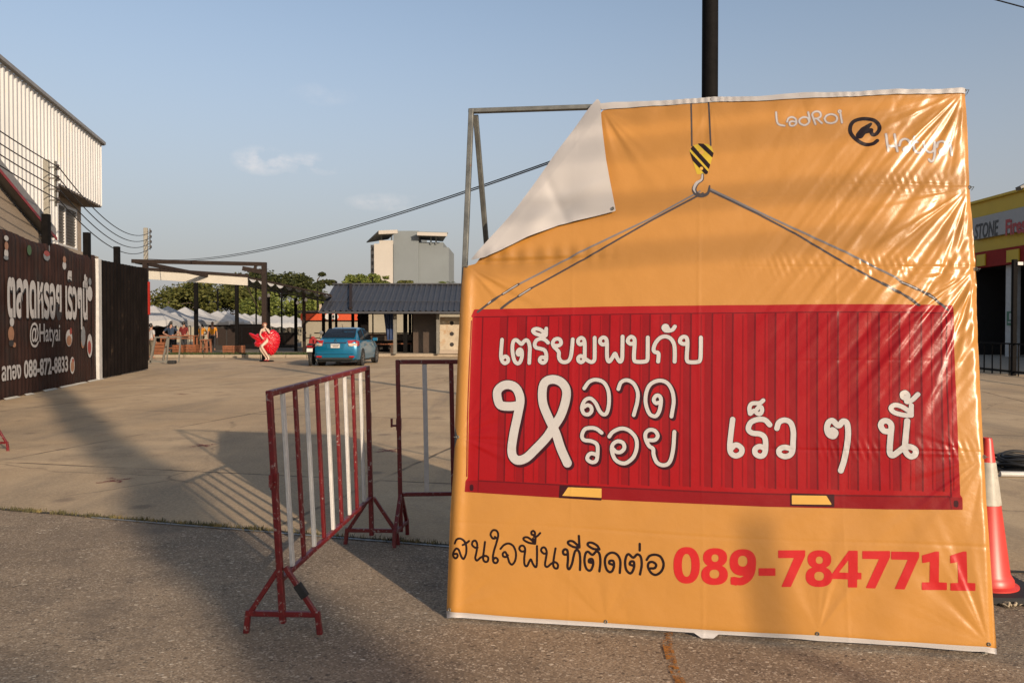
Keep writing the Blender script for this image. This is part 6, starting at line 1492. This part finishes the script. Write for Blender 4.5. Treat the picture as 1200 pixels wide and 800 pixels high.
b = MB(); b.bar(Q0 + Vector((-.1, 0, .04)), Q1 + Vector((0, 0, .04)), .25, .07); b.bar(P0 + Vector((0, .05, -.06)), P1 + Vector((0, .05, -.06)), .05, .1); b.bar(P0.lerp(Q0, .30) + Vector((0, -.01, .06)), P1.lerp(Q1, .30) + Vector((0, -.01, .06)), .05, .02); b.build('ridge_cap', M['roof_sheet'], pav)
v0, v1 = Vector(at(411, 363, 40.6)) - po, Vector(at(411, 334, 44.8)) - po
MB().bar(v0 + nrm * .09, v1 + nrm * .09, .15, .08).build('roof_batten', M['brown_steel'], pav)
def pole_px(px, Y, w, m, ytop=364, name='post', zb=0.0):
    x = at(px, 383, Y)[0] - po.x; MB().bar((x, Y - po.y, zb), (x, Y - po.y, zE - po.z + (Y - 40.5) * .33 - .04), w).build(name, m, pav)
for px, Y, w in ((387, 43.5, .16), (394, 46, .12), (413.5, 43.5, .14), (421, 46, .16), (427.5, 42.2, .34), (437, 47, .07), (475, 43.2, .2), (480.5, 44.5, .14), (483.5, 44.0, .08)): pole_px(px, Y, w, M['black_steel'])
for px, Y, w in ((463, 41.4, .16), (513.2, 41.4, .15)): pole_px(px, Y, w, M['grey_steel'])
x0, x1 = at(484, 383, 43.0)[0] - po.x, at(512.2, 383, 43.0)[0] - po.x
MB().box(((x0 + x1) / 2, 43.1 - po.y, 1.22), (x1 - x0, .12, 2.44)).build('brown_panel', M['brown_panel'], pav)
x0, x1 = at(515.5, 383, 42.0)[0] - po.x, at(560, 383, 42.0)[0] - po.x
M['speckled'] = mat('weathered_white_panel', (0.62, 0.52, 0.38), 0.7, var=0.2, vscale=3, stain=((.30, .19, .10), 2.2, .52, .12))
MB().box(((x0 + x1) / 2, 42.05 - po.y, 1.0), (x1 - x0, .1, 1.75)).build('white_panel', M['speckled'], pav)
b = MB()
for px in (529.5, 541):
    for py in (378.5, 391, 403.5): v = Vector(at(px, py, 41.98)) - po; MB().lathe([(0.0, 0), (.105, 0), (.105, .02)], (v.x, v.y, v.z), 14, axis='y').build('panel_hole', M['dark_inside'], pav)
b = MB(); b.box(((x0 + x1) / 2, 41.75 - po.y, .09), (x1 - x0 + .2, .5, .17)); b.build('sill', M['cream_wall'], pav)
xq0, xq1 = at(430, 383, 45.5)[0] - po.x, at(512, 383, 45.5)[0] - po.x
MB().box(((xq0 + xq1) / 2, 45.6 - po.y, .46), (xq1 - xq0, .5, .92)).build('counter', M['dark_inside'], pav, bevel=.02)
MB().box(((xq0 + xq1) / 2, 45.55 - po.y, .95), (xq1 - xq0 + .1, .7, .05)).build('counter_top', M['wood'], pav)
for z in (.5, 1.0): MB().box((6.5, 47.8 - po.y, z), (17, .1, .06)).build('rear_rail', M['black_steel'], pav)
xx = at(456, 383, 42.6)
tp = thing('blue_tarpaulin', 'crumpled blue tarpaulin hanging inside the pavilion', 'tarpaulin', (xx[0], 42.6, zE - 0.1))
vs = []
for j in range(13):
    for i in range(15):
        s, v = i / 14, j / 12; wd_ = .56 * (1 - .35 * v); vs.append(((s - .5) * wd_ + .05 * v, .06 * sin(s * 17 + v * 2), -v * 1.35))
np_mesh('sheet', vs, [(j * 15 + i, j * 15 + i + 1, (j + 1) * 15 + i + 1, (j + 1) * 15 + i) for j in range(12) for i in range(14)], M['blue_tarp'], tp)
for px, Y, lab in ((448, 43.4, 'dark wooden bench with reddish seat left of the grey post'), (470, 44.2, 'dark wooden bench behind the grey post under the blue tarpaulin')):
    p = at(px, 383, Y); t = thing('wooden_bench', lab, 'bench', (p[0], Y, .14), 0, 'benches in the pavilion')
    MB().box((0, 0, .46), (1.3, .4, .06)).build('seat', M['wood'], t); MB().box((0, .2, .78), (1.3, .05, .3)).build('backrest', M['brown_panel'], t)
    for sx in (-1, 1): MB().box((sx * .55, 0, .22), (.08, .36, .44)).build('leg', M['brown_panel'], t)
# far hall with the orange sign
oh = thing('orange_sign_hall', 'low beige hall with an orange sign band behind the pavilion', 'building', (at(420, 383, 56)[0], 60, 0)); oo = Vector(oh.location)
xa, xb = at(353, 383, 56)[0] - oo.x, at(620, 383, 56)[0] - oo.x
MB().box(((xa + xb) / 2, -3.9 + 4, 1.25), (xb - xa, 8, 2.5)).build('wall', M['beige_wall'], oh)
xs = at(425, 383, 55.8)[0] - oo.x; zt, zb_ = at(390, 367.5, 55.8)[2], at(390, 375.2, 55.8)[2]
sgn = MB().box(((xa + xs) / 2, -4.05, (zt + zb_) / 2), (xs - xa, .2, zt - zb_)).build('sign_band', M['orange_sign'], oh)
for px, w in ((384, .34), (388.5, .3), (393, .36), (421.5, .2)):
    v = Vector(at(px, 371, 55.7)) - oo; MB().lathe([(0, 0), (w * .6, 0), (w * .6, .02), (0, .02)], (v.x, v.y, v.z), 12, axis='y').build('sign_emblem', M['white_flat'], sgn)
MB().box(((xa + xb) / 2, -.1, 2.56), (xb - xa + .4, 8.4, .1)).build('roof_slab', M['tower_dark'], oh)
v = Vector(at(380, 353, 62)) - oo; MB().box((v.x + 2.0, v.z * 0 + 1.0, 1.6), (3.6, 3, 3.1)).build('pale_extension', M['cream_wall'], oh)

# ================================================================== BLUE SALOON CAR
cg = gnd(396, 429.5); CYR = 30.9
cx = (at(368.5, 400, CYR)[0] + at(423.5, 400, CYR)[0]) / 2
car = thing('parked_car', 'metallic blue saloon car parked tail towards the camera in front of the pavilion', 'car', (cx, CYR + 2.1, 0), R(-2.5))
Lc, Wc = 4.25, 1.69
# lower body stations along y (rear = -): (y, half width at sill, at waist, at belt, z_bottom, z_waist, z_belt, z_top)
stn = [(-2.10, .62, .70, .60, .36, .62, .86, .93), (-2.04, .74, .80, .70, .25, .62, .93, 1.02), (-1.9, .80, .835, .765, .21, .62, .96, 1.045), (-1.5, .82, .845, .80, .20, .62, .96, 1.04), (-.8, .825, .845, .81, .20, .60, .95, 1.0),
       (0, .825, .845, .81, .20, .58, .93, .97), (.8, .82, .845, .80, .20, .57, .91, .96), (1.3, .81, .84, .77, .20, .57, .88, .97), (1.75, .76, .80, .68, .20, .55, .78, .84), (2.05, .62, .68, .55, .24, .5, .66, .70), (2.15, .45, .5, .4, .32, .48, .58, .6)]
rings = []
for y, a, w, bl, z0, zw, zb_, zt in stn:
    half = [(a * .85, z0), (a, z0 + .06), (w, (z0 + zw) / 2 + .03), (w, zw + .06), (w - .02, zw + .16), (bl + (w - bl) * .3, zb_ - .03), (bl, zb_ + .02), (bl * .82, zb_ + (zt - zb_) * .75), (bl * .4, zt)]
    rings.append([(-x, y, z) for x, z in half] + [(x, y, z) for x, z in half[::-1]])
b = MB(); b.loft(rings, True, True); body = b.build('body', M['blue_car'], car, smooth=38)
# cabin: roof and pillars, glass proud of it
gs_ = [(-1.72, .70, .70, 1.00, 1.02), (-1.25, .72, .60, .97, 1.32), (-.95, .735, .575, .96, 1.43), (-.4, .74, .565, .95, 1.485), (.2, .74, .56, .93, 1.47), (.55, .735, .57, .93, 1.38), (1.15, .70, .62, .92, .95)]
rings = [[(-w0, y, z0), (-(w0 * .35 + w1 * .65), y, z0 + (z1 - z0) * .62), (-w1, y, z1 - .035), (-w1 * .8, y, z1), (w1 * .8, y, z1), (w1, y, z1 - .035), ((w0 * .35 + w1 * .65), y, z0 + (z1 - z0) * .62), (w0, y, z0)] for y, w0, w1, z0, z1 in gs_]
b = MB(); b.loft(rings, True, True); b.build('cabin', M['blue_car'], car, smooth=35)
def glass(name, pts, off): 
    P = [Vector(p) for p in pts]; n_ = (P[1] - P[0]).cross(P[-1] - P[0]).normalized(); n_ = n_ * (1 if n_.dot(Vector(off)) > 0 else -1)
    b = MB(); b.prism([p + n_ * .008 for p in P], n_ * .006); return b.build(name, M['car_glass'], car)
glass('rear_window', [(-.62, -1.64, 1.075), (.62, -1.64, 1.075), (.60, -1.36, 1.255), (.55, -1.02, 1.425), (-.55, -1.02, 1.425), (-.60, -1.36, 1.255)], (0, -1, 1))
glass('windscreen', [(-.60, 1.06, 1.0), (.60, 1.06, 1.0), (.53, .62, 1.36), (-.53, .62, 1.36)], (0, 1, 1))
for s in (-1, 1):
    for y0, y1 in ((-1.18, -.42), (-.34, .58)):
        z1a = 1.34 if y0 < -1 else 1.42; z1b = 1.42 if y1 < 0 else 1.33
        wl_ = lambda z: .742 - (z - .95) * .36
        glass('side_window', [(s * wl_(.99), y0, .99), (s * wl_(.98), y1 + (.25 if y1 > 0 else 0), .98), (s * wl_(z1b), y1, z1b), (s * wl_(z1a), y0 + .1, z1a)], (s, 0, .2))
# tail lamps: red upper with clear lower, wrapped on the corners
for s in (-1, 1):
    b = MB(); b.prism([(s * .46, -2.065, .99), (s * .74, -2.02, 1.0), (s * .80, -1.90, .98), (s * .82, -1.72, .96), (s * .835, -1.80, .80), (s * .80, -1.98, .77), (s * .74, -2.06, .76), (s * .50, -2.105, .80)], (0, -.03, 0))
    tl = b.build('tail_light', M['tail_red'], car)
    b = MB(); b.prism([(s * .50, -2.105, .88), (s * .74, -2.065, .885), (s * .80, -1.985, .88), (s * .80, -1.98, .765), (s * .74, -2.06, .76), (s * .52, -2.115, .79)], (0, -.045, 0)); b.build('reversing_lens', M['tail_clear'], tl)
    b = MB(); b.box((s * .62, -2.115, .38), (.2, .03, .06)); b.build('reflector', M['tail_red'], car)
b = MB(); b.prism([(-.44, -2.085, .93), (.44, -2.085, .93), (.42, -2.115, .885), (-.42, -2.115, .885)], (0, -.025, 0)); b.build('boot_trim', M['chrome'], car)
b = MB(); b.prism([(-.36, -2.108, .88), (.36, -2.108, .88), (.30, -2.118, .69), (-.30, -2.118, .69)], (0, -.012, 0)); b.build('plate_recess', M['blue_car'], car)
pl = MB().box((0, -2.142, .785), (.34, .016, .15)).build('number_plate', M['plate'], car)
for k, z in enumerate((.81, .765)):
    b = MB()
    for q in range(6 - 2 * k): b.box((-.12 + q * .05 + .05 * k, -2.152, z), (.028, .006, .032))
    b.build('plate_characters', M['ink'], pl)
b = MB()
for k in range(3):
    a = pi / 2 + k * 2 * pi / 3; c = Vector((.04 * cos(a), 0, .04 * sin(a))); d_ = Vector((cos(a), 0, sin(a))) * .035; e_ = Vector((-sin(a), 0, cos(a))) * .018; p0 = Vector((0, -2.105, .985))
    b.prism([p0 + c - d_, p0 + c + e_, p0 + c + d_, p0 + c - e_], (0, -.012, 0))
b.build('emblem', M['chrome'], car)
b = MB(); b.prism([(-.72, -2.12, .52), (.72, -2.12, .52), (.70, -2.13, .49), (-.70, -2.13, .49)], (0, -.02, 0)); b.build('bumper_crease', M['blue_car'], car)
b = MB(); b.box((0, -2.03, .30), (1.3, .14, .10)); b.build('underbody', M['black_rubber'], car, bevel=.02)
b = MB(); b.box((0, 0.0, .26), (1.5, 3.9, .16)); b.build('chassis', M['black_rubber'], car)
for s in (-1, 1):
    for y in (-1.22, 1.33):
        w = MB(); w.lathe([(.20, -.10), (.29, -.10), (.305, -.08), (.31, 0), (.305, .08), (.29, .10), (.20, .10)], (0, 0, 0), 28, axis='x'); wt_ = w.build('wheel', M['black_rubber'], car, smooth=35); wt_.location = (s * .755, y, .31)
        w = MB(); w.lathe([(.0, .05), (.05, .075), (.06, .05), (.18, .035), (.205, .09), (.21, .085)], (0, 0, 0), 24, axis='x')
        for q in range(7): a = 2 * pi * q / 7; w.bar((.085, .04 * cos(a), .04 * sin(a)), (.085, .19 * cos(a), .19 * sin(a)), .03, .045, (1, 0, 0))
        rm = w.build('rim', M['alloy'], wt_, smooth=30)
        if s < 0: rm.rotation_euler = (0, 0, pi)
        b = MB(); b.lathe([(.335, -.012), (.36, -.012), (.36, .012), (.335, .012)], (0, 0, 0), 28, axis='x'); ar = b.build('wheel_arch', M['black_rubber'], car); ar.location = (s * .838, y, .33)
for s in (-1, 1):
    b = MB(); b.box((s * .93, .62, 1.0), (.19, .12, .13)); b.box((s * .82, .64, .97), (.1, .05, .03)); b.build('door_mirror', M['blue_car'], car, bevel=.03)
    for y in (-.55, .35): b = MB(); b.box((s * .85, y, .80), (.03, .17, .03)); b.build('door_handle', M['chrome'], car)
b = MB(); b.tube([(0, -.98, 1.46), (0, -1.12, 1.62)], .008, 6); b.build('aerial', M['black_steel'], car)

# ================================================================== SCOOTER
mg = at(361.5, 425, 31.4)
sc = thing('scooter', 'black and red motor scooter parked left of the blue car, tail towards the camera', 'scooter', (mg[0], 32.0, 0), R(8))
for y, r in ((-.62, .27), (.62, .27)):
    w = MB(); w.lathe([(.17, -.05), (.25, -.055), (.27, 0), (.25, .055), (.17, .05)], (0, 0, 0), 24, axis='x'); w_ = w.build('wheel', M['black_rubber'], sc, smooth=35); w_.location = (0, y, r)
    w = MB(); w.lathe([(.03, -.05), (.18, -.02), (.18, .02), (.03, .05)], (0, 0, 0), 18, axis='x'); w.build('rim', M['alloy'], w_, smooth=30)
def ell_ring(y, z, rx, rz, n=14): return [(rx * cos(2 * pi * k / n), y, z + rz * sin(2 * pi * k / n)) for k in range(n)]
b = MB(); b.loft([ell_ring(-.92, .74, .06, .05), ell_ring(-.8, .70, .13, .12), ell_ring(-.5, .62, .16, .19), ell_ring(-.2, .52, .15, .18), ell_ring(.1, .38, .13, .08), ell_ring(.35, .38, .15, .09)]); b.build('body', M['black_steel'], sc, smooth=50)
b = MB(); b.loft([ell_ring(-.82, .80, .08, .03), ell_ring(-.6, .82, .14, .05), ell_ring(-.2, .80, .13, .05), ell_ring(.0, .76, .08, .04)]); b.build('seat', M['black_rubber'], sc, smooth=50)
b = MB(); b.loft([ell_ring(.34, .45, .17, .1), ell_ring(.42, .70, .20, .14), ell_ring(.40, .98, .16, .1), ell_ring(.36, 1.08, .08, .05)]); b.build('front_shield', M['trim_red'], sc, smooth=50)
b = MB(); b.loft([ell_ring(-.90, .66, .09, .03), ell_ring(-.75, .75, .165, .07), ell_ring(-.45, .74, .17, .05)]); b.build('side_panel', M['trim_red'], sc, smooth=50)
b = MB(); b.tube([(-.34, .26, 1.03), (-.2, .36, 1.06), (0, .38, 1.05), (.2, .36, 1.06), (.34, .26, 1.03)], .018, 8); b.tube([(0, .38, 1.0), (0, .6, .3)], .03, 8); b.build('handlebar', M['black_steel'], sc)
for s in (-1, 1):
    b = MB(); b.tube([(s * .24, .33, 1.05), (s * .32, .30, 1.24)], .008, 6); ms_ = b.build('mirror_stem', M['black_steel'], sc)
    b = MB(); b.lathe([(0, -.01), (.075, -.008), (.08, 0), (.06, .025), (0, .03)], (s * .33, .29, 1.27), 16, axis='y'); b.build('mirror', M['chrome' if s > 0 else 'black_steel'], ms_, smooth=40)
b = MB(); b.box((0, -.97, .62), (.22, .015, .14), rx=R(-15)); b.build('number_plate', M['plate'], sc)
b = MB(); b.box((0, -.93, .76), (.2, .06, .06)); b.build('tail_light', M['tail_red'], sc, bevel=.015)
b = MB(); b.prism([(-.09, -.93, .52), (.09, -.93, .52), (.07, -.86, .3), (-.07, -.86, .3)], (0, .02, 0)); b.build('mudguard', M['black_rubber'], sc)
b = MB(); b.tube([(.17, -.1, .3), (.19, -.45, .33), (.2, -.85, .42)], [.03, .05, .055], 10); b.build('exhaust', M['trim_grey'], sc, smooth=True)
b = MB(); b.tube([(.05, .0, .3), (.2, .05, .02)], .014, 6); b.build('side_stand', M['black_steel'], sc)

# ================================================================== STREET SIDE BEHIND THE CAMERA (casts the long evening shadows)
def back(p, t): return (0.842 * p + 0.539 * t, 0.539 * p - 0.842 * t)
x, y = back(1.27, 20.0); rs = np.random.default_rng(21)  # unseen caster added to give the long shadow band
ct = thing('added_shade_tree', 'tall narrow tree added unseen behind the camera to throw the long shadow across the yard', 'tree', (x, y, 0), 0, 'street trees behind the camera')
cl = [(rs.normal(0, .07), rs.normal(0, .07), z, .37 + rs.normal(0, .04), .37, .7) for z in np.linspace(1.2, 14.6, 30)]
v, f = crown_leaves(cl, 16000, 0.085, rs); np_mesh('crown', v, f, M['leaf_dk'], ct, smooth=False)
MB().tube([(0, 0, 0), (0, 0, 8), (0, 0, 14)], [.14, .10, .03], 10).build('trunk', M['bark'], ct, smooth=True)
x, y = back(-3.3, 22.0)
tree('roadside_tree', 'broad thin-leaved roadside tree behind the camera that dapples the paving at the left', 'tree', x, y, 9.8, 7.4, 3.6, 60, 24000, 0.15, M['leaf'], 31, 'street trees behind the camera', 0.35)
x, y = back(-0.75, 25.0); rs = np.random.default_rng(23)  # second unseen tree, added to mottle the lit yard with soft shade
ct = thing('added_shade_tree', 'thinner sparse narrow tree added unseen behind the camera, left of the dense one, for its shade', 'tree', (x, y, 0), 0, 'street trees behind the camera')
cl = [(rs.normal(0, .25), rs.normal(0, .25), z, .42 + rs.normal(0, .05), .42, .6) for z in np.linspace(2.5, 13.0, 22)]
v, f = crown_leaves(cl, 5200, 0.11, rs); np_mesh('crown', v, f, M['leaf_dk'], ct, smooth=False)
MB().tube([(0, 0, 0), (0, 0, 7), (0, 0, 12.5)], [.12, .09, .03], 10).build('trunk', M['bark'], ct, smooth=True)
# roadside power line: two poles, thick bundled cables
for k, x in enumerate((-13.0, 27.0)):
    t = thing('roadside_pole', ('concrete roadside pole behind the camera to the left, carrying bundled cables', 'concrete roadside pole behind the camera to the right, carrying bundled cables')[k], 'utility pole', (x, -8.6 - (x - 7) * .05, 0), 0, 'roadside poles behind the camera')
    MB().bar((0, 0, 0), (0, 0, 9.3), .26, .22).build('pole', M['concrete_pole'], t); MB().box((0, .1, 8.0), (1.4, .1, .1)).build('crossarm', M['galv'], t)
for k, (z, r, dz) in enumerate(((7.95, .019, .05), (7.72, .016, -.08), (7.42, .021, .10), (7.12, .018, -.04))):
    cable((-13, -7.6, z + dz), (27, -9.6, z - dz), 0.42, r, ('topmost', 'second', 'third', 'lowest')[k] + ' bundled cable of the roadside line behind the camera', 'roadside cables behind the camera', 30)
x, y = back(3.12, 13.0)
t = thing('sign_post', 'slim roadside post behind the camera that shades the foot of the orange banner', 'post', (x, y, 0))
MB().lathe([(.034, 0), (.034, 5.5)], n=14).build('post', M['galv'], t, smooth=True)
